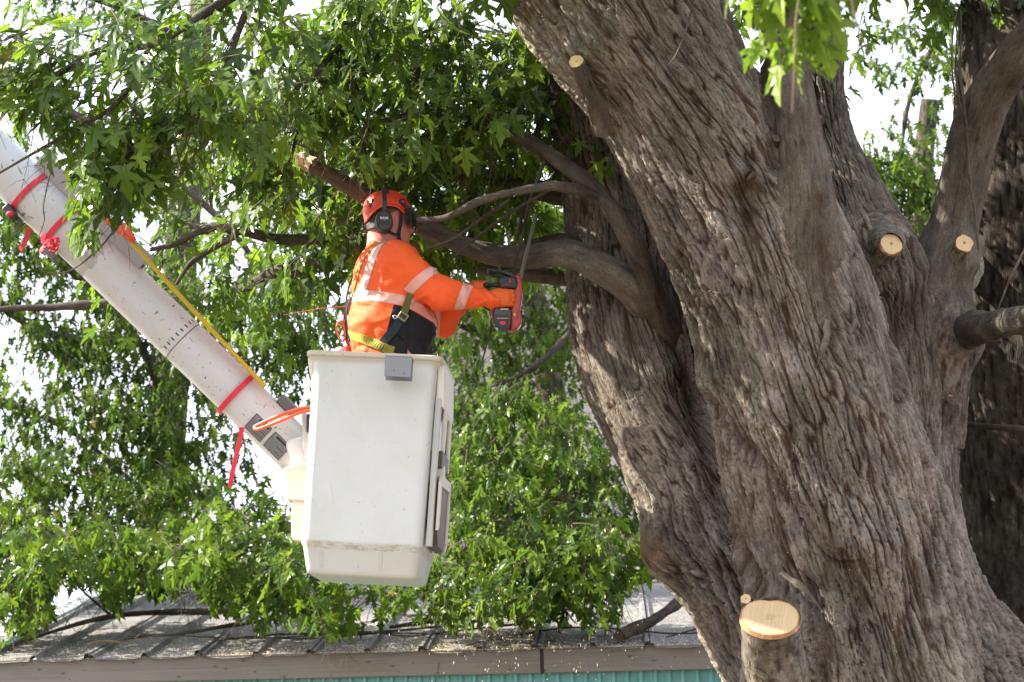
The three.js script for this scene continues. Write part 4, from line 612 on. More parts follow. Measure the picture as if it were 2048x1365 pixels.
backTree('tall dark green maple filling the left background behind the boom', at(-420, 1530, 21), [[-400, 900, 60, 21], [-330, 400, 44, 21], [-250, 0, 30, 21]], 501, 'back', [
  [[-340, 420, 20, 21], [-120, 520, 14, 20.5], [60, 650, 11, 20], [160, 680, 8, 19.8], [330, 690, 5, 19.6]], [[-380, 760, 18, 21], [-100, 780, 12, 20.4], [120, 850, 8, 20], [260, 960, 5, 19.8]], [[-300, 200, 18, 21], [0, 420, 12, 20.4], [260, 660, 9, 20], [310, 760, 7, 19.6], [330, 900, 4, 19.6]], [[-250, 0, 18, 21], [100, 200, 12, 20], [420, 420, 8, 19.6], [600, 640, 5, 19.4]]], [
  [70, 570, 20, 130, 110, 0.9, 44], [180, 660, 19.6, 120, 90, 0.8, 36], [60, 790, 19.6, 100, 90, 0.8, 40], [210, 850, 19.3, 120, 110, 0.8, 50], [390, 800, 19.3, 100, 120, 0.8, 46], [340, 950, 19, 110, 80, 0.7, 40], [100, 930, 19, 90, 60, 0.7, 26], [30, 1000, 18.6, 110, 70, 0.6, 32], [480, 620, 19.4, 130, 100, 0.8, 46], [560, 700, 19, 70, 70, 0.6, 18], [250, 1020, 18.6, 160, 60, 0.6, 40], [480, 1010, 18.4, 120, 60, 0.6, 34], [620, 600, 19, 80, 90, 0.6, 24], [30, 430, 20, 90, 110, 0.8, 34], [330, 560, 19.6, 120, 90, 0.8, 26]]);
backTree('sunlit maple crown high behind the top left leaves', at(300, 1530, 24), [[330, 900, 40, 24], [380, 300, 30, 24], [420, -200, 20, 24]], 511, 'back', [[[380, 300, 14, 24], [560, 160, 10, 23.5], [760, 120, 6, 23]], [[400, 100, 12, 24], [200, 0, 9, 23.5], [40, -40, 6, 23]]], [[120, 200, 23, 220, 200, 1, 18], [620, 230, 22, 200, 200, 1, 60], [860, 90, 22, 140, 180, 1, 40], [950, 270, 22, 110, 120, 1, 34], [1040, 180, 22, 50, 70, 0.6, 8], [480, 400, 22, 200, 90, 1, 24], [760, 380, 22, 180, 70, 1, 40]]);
backTree('light green maple behind the roof between bucket and old trunk', at(1130, 1530, 23), [[1120, 1000, 34, 23], [1090, 700, 28, 23], [1020, 420, 20, 23]], 521, 'back', [
  [[1110, 900, 16, 23], [1000, 700, 10, 22.4], [900, 640, 6, 22]], [[1100, 760, 14, 23], [1180, 600, 9, 22.6], [1220, 480, 6, 22.2]], [[1120, 960, 14, 23], [1040, 900, 9, 21.8], [900, 860, 5, 21.4]], [[1170, 640, 9, 21], [1060, 740, 7, 21], [960, 790, 5, 21], [930, 840, 3, 21]]], [
  [1010, 620, 22, 120, 100, 0.9, 44], [930, 760, 21.8, 80, 110, 0.8, 36], [1060, 760, 21.8, 110, 110, 0.9, 44], [1140, 640, 21.6, 50, 110, 0.8, 18], [950, 930, 21, 90, 90, 0.7, 46], [1080, 930, 21, 120, 90, 0.8, 66], [1200, 950, 20.8, 100, 100, 0.7, 50], [1020, 1050, 20.8, 150, 60, 0.7, 56], [1220, 1060, 20.6, 70, 60, 0.6, 26], [1000, 520, 22, 110, 70, 0.9, 26], [900, 560, 22, 60, 80, 0.8, 14], [1080, 850, 16.2, 120, 130, 0.5, 24], [980, 960, 15.9, 130, 90, 0.4, 30]], { leaf: { size: 0.10, hang: 0.8 } });
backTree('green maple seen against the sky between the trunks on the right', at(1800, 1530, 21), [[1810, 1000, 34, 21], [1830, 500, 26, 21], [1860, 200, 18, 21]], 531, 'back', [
  [[1920, 430, 12, 20.6], [1860, 520, 10, 20.4], [1800, 560, 8, 20.2], [1740, 600, 5, 20]], [[1960, 300, 12, 20.6], [1860, 380, 9, 20.4], [1780, 330, 5, 20.2], [1700, 330, 3, 20]], [[1990, -40, 12, 20.6], [1890, 60, 8, 20.4], [1820, 200, 6, 20.2], [1800, 330, 4, 20]]], [
  [1790, 330, 20, 100, 70, 0.6, 42], [1830, 420, 20, 80, 60, 0.6, 30], [1800, 520, 20, 90, 60, 0.6, 24], [1890, 80, 20, 90, 70, 0.6, 18], [1730, 290, 20, 40, 40, 0.4, 6], [1740, 90, 20, 50, 40, 0.4, 5], [1880, 600, 20, 40, 60, 0.4, 5], [1690, 330, 20, 30, 30, 0.3, 3], [1990, 200, 20, 60, 200, 0.6, 20]], { per: 5 });

// thin bare twigs hanging in front of the boom
for (const [label, list] of [['long bare twig crossing in front of the boom from the hanging leaves', [[292, 362, 2.4, 9.3], [268, 410, 2.3, 9.3], [225, 465, 2.2, 9.3], [190, 505, 2, 9.3], [130, 545, 1.7, 9.3], [80, 540, 1.3, 9.3], [70, 510, 1, 9.3]]], ['short bare twig hanging in front of the upper boom strap', [[105, 325, 2, 9.3], [92, 380, 1.8, 9.3], [86, 420, 1.6, 9.3], [88, 440, 1.5, 9.3], [76, 476, 1, 9.3]]]]) branch(list, 601, 1.0, maple, toMaple, 'twig', label);

// ---------------------------------------------------------------- bucket and boom
const KD = 10.65, K = KD / F;                                     // metres per photo pixel at the bucket
const lift = thing('aerial_lift', 'white fibreglass boom and scuffed white bucket of an aerial lift', 'aerial lift', at(735, 1150, KD));
const rel = (g) => g.translate(-lift.position.x, -lift.position.y, -lift.position.z);
const white = (seed, rgb, rough, wear) => {
  const map = canvasTex(1024, 1024, (c, w) => {
    const r = rng(seed); c.fillStyle = rgb; c.fillRect(0, 0, w, w); if (seed === 22) for (let i = 0; i < 260; i++) { c.fillStyle = `rgba(${120 + r() * 40},${98 + r() * 30},${62 + r() * 20},${0.04 + r() * 0.13})`; c.beginPath(); c.ellipse(r() * w, w * 0.9 + (r() - 0.5) * 30, 3 + r() * 26, 1.5 + r() * 6, 0, 0, 7); c.fill(); }
    for (let i = 0; i < 500; i++) { const s = 20 + r() * 90; c.fillStyle = r() < 0.5 ? 'rgba(255,255,255,.02)' : 'rgba(150,140,115,.014)'; c.beginPath(); c.ellipse(r() * w, r() * w, s, s * (0.4 + r()), r() * 3, 0, 7); c.fill(); }
    for (let i = 0; i < wear; i++) { const x = r() * w, y = r() * w, s = (0.6 + r() * r() * 4.2) * (wear > 600 ? 2.1 : 1); c.fillStyle = `rgba(${50 + r() * 60},${48 + r() * 50},${42 + r() * 40},${0.12 + r() * 0.6})`; c.beginPath(); c.ellipse(x, y, s * (0.5 + r() * 1.6), s * 0.45, r() * 3.1, 0, 7); c.fill(); }
    for (let i = 0; i < wear / 14; i++) { const x = r() * w, y = r() * w, a = r() * 6.3, l = 10 + r() * 70; c.strokeStyle = `rgba(110,100,90,${0.1 + r() * 0.25})`; c.lineWidth = 0.6 + r() * 1.4; c.beginPath(); c.moveTo(x, y); c.quadraticCurveTo(x + l * Math.cos(a) * 0.5 + r() * 14, y + l * Math.sin(a) * 0.5 + r() * 14, x + l * Math.cos(a), y + l * Math.sin(a)); c.stroke(); }
  });
  return map;
};
const boomMap = white(21, '#e4e6e9', 0.4, 601), bucketMap = white(22, '#f0f0ee', 0.4, 240);
const boomM = phys([0.71, 0.71, 0.735], 0.42, { map: boomMap, clearcoat: 0.25, clearcoatRoughness: 0.35, bumpMap: dataTex(256, 256, (x, y) => tnoise(x * 40, y * 40, 40, 3)), bumpScale: 0.0006 });
const gelM = phys([0.72, 0.725, 0.705], 0.36, { map: bucketMap, clearcoat: 0.35, clearcoatRoughness: 0.3, bumpMap: dataTex(256, 256, (x, y) => 0.7 * tnoise(x * 9, y * 9, 9, 4) + 0.3 * tnoise(x * 50, y * 50, 50, 5)), bumpScale: 0.0018 });
const creamM = phys([0.62, 0.56, 0.47], 0.5, { bumpMap: dataTex(128, 128, (x, y) => tnoise(x * 20, y * 20, 20, 6)), bumpScale: 0.001 });
const dark = phys([0.035, 0.034, 0.036], 0.5), greyBox = phys([0.33, 0.33, 0.35], 0.5);
// boom axis: from the bucket hinge up to the left, out of the picture
const BD = 11.0, bA = at(625, 935, BD), bDir = at(0, 326, BD).sub(at(590, 900, BD)).normalize(), bR = 47 * BD / F;
const bUp = V(0, 0, 0).crossVectors(bDir, V(0, 0, 1)).normalize(); if (bUp.y < 0) bUp.negate(); const bFront = V(0, 0, 0).crossVectors(bUp, bDir).normalize(); if (bFront.z < 0) bFront.negate();
const onBoom = (px, lift = 0, ang = 0) => { // a point of the boom's skin at picture column px (of its axis), ang from the camera side towards the upper edge
  const t = (px - 625) / (0 - 625) * at(625, 935, BD).distanceTo(at(0, 326, BD)); return bA.clone().addScaledVector(bDir, t).addScaledVector(bFront, (bR + lift) * Math.cos(ang)).addScaledVector(bUp, (bR + lift) * Math.sin(ang)); };
const axis = (px) => { const t = (px - 625) / (0 - 625) * at(625, 935, BD).distanceTo(at(0, 326, BD)); return bA.clone().addScaledVector(bDir, t); };
{
  const g = sweep([[axis(612), bR * 0.96], [axis(400), bR], [axis(100), bR * 1.02], [axis(-300), bR * 1.04], [axis(-640), bR * 1.05]], { nu: 48, dv: 0.08 });
  for (let i = 0; i < g.attributes.uv.count; i++) g.attributes.uv.setXY(i, g.attributes.uv.getX(i) / 0.9, g.attributes.uv.getY(i) / 1.3);
  mesh('boom', rel(g), boomM, lift, 'long round white boom');
  const wide = sweep([[axis(206), bR * 1.012], [axis(120), bR * 1.05], [axis(0), bR * 1.06], [axis(-640), bR * 1.1]], { nu: 48, dv: 0.1 });
  for (let i = 0; i < wide.attributes.uv.count; i++) wide.attributes.uv.setXY(i, wide.attributes.uv.getX(i) / 1.9 + 0.3, wide.attributes.uv.getY(i) / 2.6);
  mesh('boom_sleeve', rel(wide), phys([0.68, 0.685, 0.70], 0.4, { map: boomMap, clearcoat: 0.3, clearcoatRoughness: 0.3 }), lift);
  // ring mark with ticks
  const ring = new THREE.TorusGeometry(bR + 0.0008, 0.0022, 5, 80).applyQuaternion(new THREE.Quaternion().setFromUnitVectors(V(0, 0, 1), bDir)).translate(...axis(366).toArray());
  const ticks = [ring]; for (let i = -3; i <= 4; i++) { const a = i * 0.27, b = boxAt(0.008, 0.022, 0.002), m = new THREE.Matrix4().makeBasis(V(0, 0, 0).crossVectors(bDir, onBoom(356, 0, a).sub(axis(356)).normalize()), bDir, onBoom(356, 0, a).sub(axis(356)).normalize()); ticks.push(b.applyMatrix4(m.setPosition(onBoom(357, 0.0005, a)))); }
  mesh('ring_mark', rel(merge(ticks)), std([0.05, 0.045, 0.04], 0.8), lift);
  // grimy scuff where the sleeve starts
  const plate = (px0, px1, a0, a1, liftBy, nx = 10) => { const pos = [], uv = [], idx = []; for (let j = 0; j <= nx; j++) for (let i = 0; i <= nx; i++) { const p = onBoom(lerp(px0, px1, i / nx), liftBy, lerp(a0, a1, j / nx)); pos.push(p.x, p.y, p.z); uv.push(i / nx, j / nx); if (i && j) { const q = j * (nx + 1) + i; idx.push(q - nx - 2, q - nx - 1, q - 1, q - 1, q - nx - 1, q); } } const g = new THREE.BufferGeometry(); g.setAttribute('position', new THREE.Float32BufferAttribute(pos, 3)); g.setAttribute('uv', new THREE.Float32BufferAttribute(uv, 2)); g.setIndex(idx); const q = g.toNonIndexed(); q.computeVertexNormals(); return rel(q); };
  const notice = (seed) => canvasTex(256, 256, (c, w) => { const r = rng(seed); c.fillStyle = '#84868a'; c.fillRect(0, 0, w, w); c.strokeStyle = '#2a2b30'; c.lineWidth = 10; c.strokeRect(4, 4, w - 8, w - 8); c.fillStyle = '#24252a'; for (const [y, hgt] of [[20, 30], [120, 8], [190, 8]]) c.fillRect(24, y, 60 + r() * 130, hgt); for (let y = 62; y < 240; y += 11) { let x = 18; while (x < 230) { const l = 6 + r() * 26; c.fillStyle = `rgba(40,41,46,${0.3 + r() * 0.45})`; c.fillRect(x, y, l, 5); x += l + 5; } } });
  const dec = (s) => phys([0.8, 0.8, 0.82], 0.45, { map: notice(s) });
  mesh('notice_plate', plate(547, 516, -0.95, -0.05, 0.0015), dec(3), lift, 'grey printed notice plate, upper of two on the boom');
  mesh('notice_plate', plate(584, 553, -0.95, -0.05, 0.0015), dec(4), lift, 'grey printed notice plate, lower of two on the boom');
  const bandGeo = (px, w, th, a0, a1) => { const pts = [], nn = []; for (let i = 0; i <= 24; i++) { const a = lerp(a0, a1, i / 24); pts.push(onBoom(px, 0.001 + (th ?? 0), a)); nn.push(onBoom(px, 0, a).sub(axis(px)).normalize()); } return ribbon(pts, nn, w, 0.004); };
  mesh('worn_patch', plate(203, 184, -0.62, -0.22, bR * 0.012 + 0.004), std([0.42, 0.38, 0.34], 0.8), lift, 'brownish worn patch at the end of the sleeve');
  // hydraulic cover and boxes on the upper edge
  const onTop = (px0, px1, w, h, ang, lift_, r = 0.006) => { const m = new THREE.Matrix4(), a = onBoom((px0 + px1) / 2, lift_, ang), nrm = a.clone().sub(axis((px0 + px1) / 2)).normalize(); m.makeBasis(bDir, nrm, V(0, 0, 0).crossVectors(bDir, nrm)); m.setPosition(a); return boxAt(onBoom(px0, 0, ang).distanceTo(onBoom(px1, 0, ang)), h, w, 0, 0, 0, r).applyMatrix4(m); };
  mesh('end_cover', rel(merge([onTop(640, 588, 0.14, 0.09, 1.25, 0.02), onTop(612, 560, 0.03, 0.02, 1.45, 0.045)])), dark, lift, 'dark cover box at the bucket end of the boom');
  mesh('saw_rest', rel(merge([onTop(556, 522, 0.08, 0.05, 1.4, 0.02)])), phys([0.12, 0.12, 0.125], 0.5), lift, 'dark grey block on the boom near the lower strap');
  // tray on top that holds the pole saw
  const tray = thing('saw_tray', 'long grey saw scabbard tray strapped on the upper side of the boom', 'tray', axis(160));
  mesh('side', merge([onTop(250, 40, 0.012, 0.115, 1.05, 0.045), onTop(250, 40, 0.012, 0.10, 1.85, 0.045)]).translate(-tray.position.x, -tray.position.y, -tray.position.z), greyBox, tray);
  mesh('base', merge([onTop(250, 40, 0.10, 0.012, 1.45, 0.012)]).translate(-tray.position.x, -tray.position.y, -tray.position.z), dark, tray);
  // red straps
  const red = phys([0.62, 0.025, 0.055], 0.65, { bumpMap: dataTex(64, 64, (x, y) => (Math.floor(y * 16) % 2) * 0.6 + (Math.floor(x * 16) % 2) * 0.4), bumpScale: 0.0005 });
  const strap = (label, px, tails, top) => { const o = thing('strap', label, 'strap', axis(px), 'red straps tied round the boom'), L = (g) => g.translate(-o.position.x, -o.position.y, -o.position.z);
    mesh('band', L(bandGeo(px, 0.028, 0.012, -Math.PI * 0.95, Math.PI * 0.45 + (top ?? 0))), red, o);
    for (const t of tails) { const pts = t.map(([x, y, d]) => at(x, y, d)); mesh('tail', L(ribbon(pts, pts.map((_, i) => V(0.3 * Math.sin(i), 0.2, 1)), 0.024, 0.003)), red, o); } return [o, L]; };
  strap('red strap round the lower boom with a long loose tail', 474, [[[484, 855, 10.85], [478, 885, 10.86], [470, 920, 10.86], [463, 955, 10.86], [459, 975, 10.87]]]);
  { const [o, L] = strap('red strap highest on the boom, held by a black buckle', 62, [[[55, 455, 11], [54, 475, 11], [46, 490, 11], [40, 500, 11.02]]]); const m = [wob(boxAt(0.085, 0.05, 0.06, 0, 0, 0, 0.012), 0.006, 60, 3).rotateZ(-0.9).translate(...at(20, 425, 10.92).toArray()), boxAt(0.06, 0.02, 0.03).rotateZ(-0.9).translate(...at(38, 442, 10.93).toArray()), boxAt(0.05, 0.012, 0.03).rotateZ(-0.5).translate(...at(10, 411, 10.93).toArray())]; mesh('buckle', L(merge(m)), dark, o); mesh('knot', L(new THREE.SphereGeometry(0.016, 10, 8).scale(1.3, 0.9, 1).translate(...at(19, 428, 10.88).toArray())), red, o); }
  { const [o, L] = strap('red strap tied in a bow knot below the grey tray', 128, []); const loops = [[[98, 478], [88, 470], [86, 484], [96, 490], [104, 482]], [[100, 480], [112, 476], [116, 490], [110, 500], [102, 492]], [[98, 484], [92, 492], [82, 500], [86, 504]], [[104, 486], [112, 498], [104, 504], [98, 500]]].map((l) => { const p = l.map(([x, y], i) => at(x, y, 10.83 - 0.01 * i)); return ribbon(p, p.map((_, i) => V(0.8 * Math.cos(i * 1.1), 0.8 * Math.sin(i * 1.1), 0.6)), 0.024, 0.004); }); mesh('bow', L(merge([...loops, new THREE.SphereGeometry(0.02, 10, 8).translate(...at(100, 482, 10.83).toArray())])), red, o); mesh('ratchet', L(boxAt(0.09, 0.035, 0.05).rotateZ(-0.75).translate(...at(98, 506, 10.93).toArray())), phys([0.16, 0.13, 0.11], 0.5, { metalness: 0.4 }), o); }
  // pole saw
  const pole = thing('pole_saw', 'yellow pole of a pole saw with orange head strapped along the boom', 'pole saw', at(400, 620, BD)), P = (g) => g.translate(-pole.position.x, -pole.position.y, -pole.position.z);
  mesh('pole', P(tube([at(262, 484, 10.86), at(330, 560, 10.86), at(430, 668, 10.88), at(530, 774, 10.9)], 0.0125, 14, 0.1)), phys([0.50, 0.36, 0.02], 0.4, { clearcoat: 0.3 }), pole);
  const head = [extrude([[-0.05, 0.035], [-0.015, 0.05], [0.02, 0.04], [0.045, 0.015], [0.075, -0.04], [0.045, -0.055], [0.01, -0.03], [-0.03, 0.0]], 0.06, 0.01), boxAt(0.05, 0.025, 0.05, -0.06, 0.05, 0), new THREE.TorusGeometry(0.026, 0.008, 8, 18).translate(-0.01, 0.018, 0.02)];
  mesh('head', P(merge(head).translate(...at(243, 463, 10.84).toArray())), phys([0.66, 0.085, 0.02], 0.5), pole);
  mesh('hook', P(tube([at(225, 452, 10.84), at(200, 432, 10.86), at(176, 408, 10.88)], [0.006, 0.008, 0.006], 8)), dark, pole);
}

// bucket: rounded box loft, tilted a few degrees
{
  const B = new THREE.Group(); B.name = 'bucket'; lift.add(B);
  const c = at(735, 1152, 10.46).sub(lift.position); B.position.copy(c); B.rotation.set(0.0, -0.07, -0.06, 'ZYX'); B.scale.set(0.97, 0.915, 0.97);
  const ringPts = (hw, hd, r, n = 6) => { const out = []; for (const [sx, sz, a0] of [[1, 1, 0], [-1, 1, Math.PI / 2], [-1, -1, Math.PI], [1, -1, Math.PI * 1.5]]) for (let i = 0; i <= n; i++) { const a = a0 + i / n * Math.PI / 2; out.push([sx * (hw - r) + r * Math.cos(a), sz * (hd - r) + r * Math.sin(a)]); } return out; };
  function loft(sec, sub = 3) {
    const pos = [], uv = [], idx = []; let n = 0; const rows = [];
    sec.forEach(([y, hw, hd, r, dz, dx]) => rows.push([y, ringPts(hw, hd, r).map(([x, z]) => [x + (dx ?? 0), z + (dz ?? 0)])]));
    rows.forEach(([y, pts], j) => { n = pts.length; pts.forEach(([x, z], i) => { pos.push(x, y, z); uv.push((i < n / 2 ? x : x + 0.5) / 0.9 + 0.4, y / 1.25); }); pos.push(...pos.slice(j * (n + 1) * 3, j * (n + 1) * 3 + 3)); uv.push(...uv.slice(j * (n + 1) * 2, j * (n + 1) * 2 + 2)); if (j) for (let i = 0; i < n; i++) { const a = (j - 1) * (n + 1) + i, b = a + n + 1; idx.push(a, b, a + 1, a + 1, b, b + 1); } });
    const g = new THREE.BufferGeometry(); g.setAttribute('position', new THREE.Float32BufferAttribute(pos, 3)); g.setAttribute('uv', new THREE.Float32BufferAttribute(uv, 2)); g.setIndex(idx); g.computeVertexNormals();
    const N = g.attributes.normal; for (let j = 0; j < rows.length; j++) { const a = j * (n + 1), b = a + n, x = N.getX(a) + N.getX(b), y = N.getY(a) + N.getY(b), z = N.getZ(a) + N.getZ(b), l = Math.hypot(x, y, z) || 1; N.setXYZ(a, x / l, y / l, z / l); N.setXYZ(b, x / l, y / l, z / l); } return g;
  }
  // y from the floor up; front is +z
  const outer = [[-0.03, 0.002, 0.002, 0.001, 0.02], [-0.03, 0.22, 0.20, 0.03, 0.0], [-0.028, 0.266, 0.232, 0.035, 0], [-0.018, 0.278, 0.246, 0.04, 0], [0.0, 0.283, 0.255, 0.042, 0], [0.07, 0.293, 0.284, 0.045, 0], [0.122, 0.302, 0.307, 0.046, 0], [0.135, 0.305, 0.317, 0.046, 0.0], [0.155, 0.306, 0.319, 0.046], [0.4, 0.309, 0.321, 0.046], [0.8, 0.314, 0.325, 0.046], [1.10, 0.318, 0.329, 0.046], [1.116, 0.321, 0.332, 0.047], [1.126, 0.330, 0.341, 0.052], [1.134, 0.338, 0.349, 0.056]];
  mesh('shell', loft(outer), gelM, B, 'white bucket shell with rounded corners and bevelled foot');
  const rim = [[1.134, 0.338, 0.349, 0.056], [1.137, 0.348, 0.359, 0.06], [1.142, 0.351, 0.362, 0.062], [1.158, 0.352, 0.363, 0.062], [1.164, 0.349, 0.360, 0.06], [1.166, 0.340, 0.351, 0.056], [1.162, 0.318, 0.329, 0.05], [1.15, 0.309, 0.320, 0.045], [0.9, 0.303, 0.314, 0.045], [0.2, 0.294, 0.304, 0.04], [0.17, 0.285, 0.295, 0.035], [0.165, 0.01, 0.01, 0.002]];
  mesh('rim', loft(rim), phys([0.80, 0.76, 0.69], 0.5, { map: white(23, '#e0dccf', 0.5, 500), bumpMap: dataTex(128, 128, (x, y) => tnoise(x * 30, y * 30, 30, 6)), bumpScale: 0.001 }), B, 'scuffed cream lip and lining of the bucket');
  // lip skirts at both upper corners
  mesh('lip_gusset', extrude([[-0.318, 1.14], [-0.350, 1.14], [-0.349, 1.12], [-0.338, 1.06], [-0.325, 1.02], [-0.317, 0.98]], 0.56, 0.008), phys([0.80, 0.75, 0.67], 0.5), B);
  mesh('lip_gusset', extrude([[0.318, 1.14], [0.352, 1.14], [0.362, 0.93], [0.360, 0.90], [0.319, 0.915]], 0.50, 0.008), phys([0.78, 0.73, 0.63], 0.5), B);
  // faint ribs moulded in the bevelled foot
  for (const x of [-0.20, 0.1]) mesh('foot_rib', boxAt(0.02, 0.11, 0.008, 0, 0, 0, 0.003).rotateX(0.42).translate(x, 0.055, 0.276), gelM, B);
  // step pocket on the right side
  const Sx = 0.322, side = (pts, th, x, mat, name, z = 0, label) => mesh(name, extrude(pts, th, 0.004).rotateY(Math.PI / 2).translate(x, 0, z), mat, B, label);
  // (shape's x runs towards -z after the turn)
  const beige = phys([0.66, 0.6, 0.5], 0.5), brown = phys([0.10, 0.075, 0.06], 0.55);
  side([[-0.16, 0.91], [0.2, 0.91], [0.2, 0.60], [0.12, 0.64], [0.1, 0.88], [-0.02, 0.88], [-0.05, 0.68], [-0.16, 0.68]], 0.012, Sx + 0.034, beige, 'step_frame', 0, 'cream moulded frame on the right side of the bucket');
  side([[-0.2, 0.25], [-0.12, 0.17], [0.2, 0.16], [0.22, 0.52], [0.05, 0.52], [-0.2, 0.50]], 0.05, Sx + 0.018, brown, 'step_pocket', 0, 'brown step pocket on the right side of the bucket');
  side([[-0.16, 0.68], [0.16, 0.68], [0.16, 0.59], [-0.16, 0.59]], 0.05, Sx + 0.016, brown, 'latch_housing');
  mesh('latch_disc', new THREE.CylinderGeometry(0.05, 0.05, 0.05, 24).rotateZ(Math.PI / 2).translate(Sx + 0.024, 0.555, 0.1), beige, B);
  side([[-0.24, 0.5], [-0.2, 0.54], [0.22, 0.56], [0.24, 0.2], [0.1, 0.14], [0.2, 0.22], [0.2, 0.5], [-0.19, 0.48], [-0.19, 0.26], [-0.24, 0.24]], 0.016, Sx + 0.046, beige, 'pocket_flange');
  mesh('strut', boxAt(0.03, 0.8, 0.05, Sx + 0.012, 0.55, 0.24), phys([0.5, 0.49, 0.45], 0.5), B);
  // bracket plates between bucket and boom
  const L2 = (g) => rel(g);
  mesh('bracket', L2(merge([extrude([[0, 0.27], [0.012, 0.272], [0.02, 0.255], [0.05, 0.262], [0.062, 0.275], [0.09, 0.27], [0.09, -0.02], [0.045, -0.02], [0.018, 0.02]], 0.10, 0.004).translate(...at(602, 930, 10.75).toArray())])), phys([0.62, 0.58, 0.53], 0.5), lift, 'pale bracket plate joining boom and bucket');
  mesh('latch', L2(boxAt(0.02, 0.09, 0.03).translate(...at(617, 848, 10.72).toArray())), dark, lift);
  mesh('knuckle', L2(merge([boxAt(0.16, 0.2, 0.22, 0, 0, 0, 0.03).rotateZ(0.3).translate(...at(612, 915, 10.95).toArray()), new THREE.CylinderGeometry(0.075, 0.075, 0.26, 24).rotateX(Math.PI / 2).translate(...at(640, 925, 11.0).toArray())])), phys([0.74, 0.72, 0.7], 0.5), lift);
}
// cream scabbard hanging between bucket and boom
{
  const o = thing('saw_scabbard', 'cream plastic saw scabbard hanging at the left side of the bucket', 'scabbard', at(600, 1010, 10.78)), prof = (list) => { const pos = []; return list; };
  const sq = (list, depth) => { const s = []; for (const [x, y] of list) s.push([(x - 600) * K, -(y - 1010) * K]); return extrude(s, depth, 0.008); };
  mesh('cup', sq([[568, 940], [578, 936], [600, 930], [640, 932], [640, 1008], [578, 1004], [576, 985]], 0.17), creamM, o);
  mesh('sheath', sq([[585, 1002], [640, 1002], [640, 1092], [606, 1092], [604, 1086], [590, 1084], [585, 1078]], 0.11), creamM, o);
  mesh('collar', sq([[575, 984], [641, 986], [641, 1006], [577, 1004]], 0.18), creamM, o);
}
// grey sheet-metal hanger over the rim
{
  const o = thing('metal_hanger', 'small grey sheet metal plate hooked over the front rim of the bucket', 'hanger', at(796, 735, 10.3));
  const z = 10.27, g = [extrude([[-0.066, 0.047], [0.066, 0.047], [0.064, -0.052], [-0.064, -0.052]], 0.004, 0.0015), boxAt(0.132, 0.004, 0.12, 0, 0.049, -0.058, 0.001), boxAt(0.13, 0.10, 0.004, 0, 0, -0.118, 0.001)];
  mesh('plate', merge(g).rotateZ(-0.05), phys([0.24, 0.245, 0.25], 0.45, { metalness: 0.4, bumpMap: dataTex(128, 128, (x, y) => tnoise(x * 30, y * 30, 30, 6)), bumpScale: 0.0006 }), o);
  mesh('bolt', merge([[-0.02, -0.02], [0.03, -0.036]].map(([x, y]) => new THREE.CylinderGeometry(0.003, 0.003, 0.003, 8).rotateX(Math.PI / 2).translate(x, y, 0.003))), dark, o);
  o.position.copy(at(796, 733, 10.115));
}
// orange hose loop
{
  const pts = [[632, 814, 10.62], [600, 818, 10.66], [560, 831, 10.72], [525, 846, 10.76], [508, 856, 10.78], [514, 859, 10.76], [545, 848, 10.72], [575, 836, 10.68], [605, 824, 10.64], [634, 820, 10.6]].map((p) => at(...p));
  tag(mesh('orange_hose', tube(pts, 0.0095, 12, 0.01), phys([0.85, 0.10, 0.015], 0.35, { clearcoat: 0.4 })), 'glossy orange hose looping out between boom and bucket', 'hose');
}

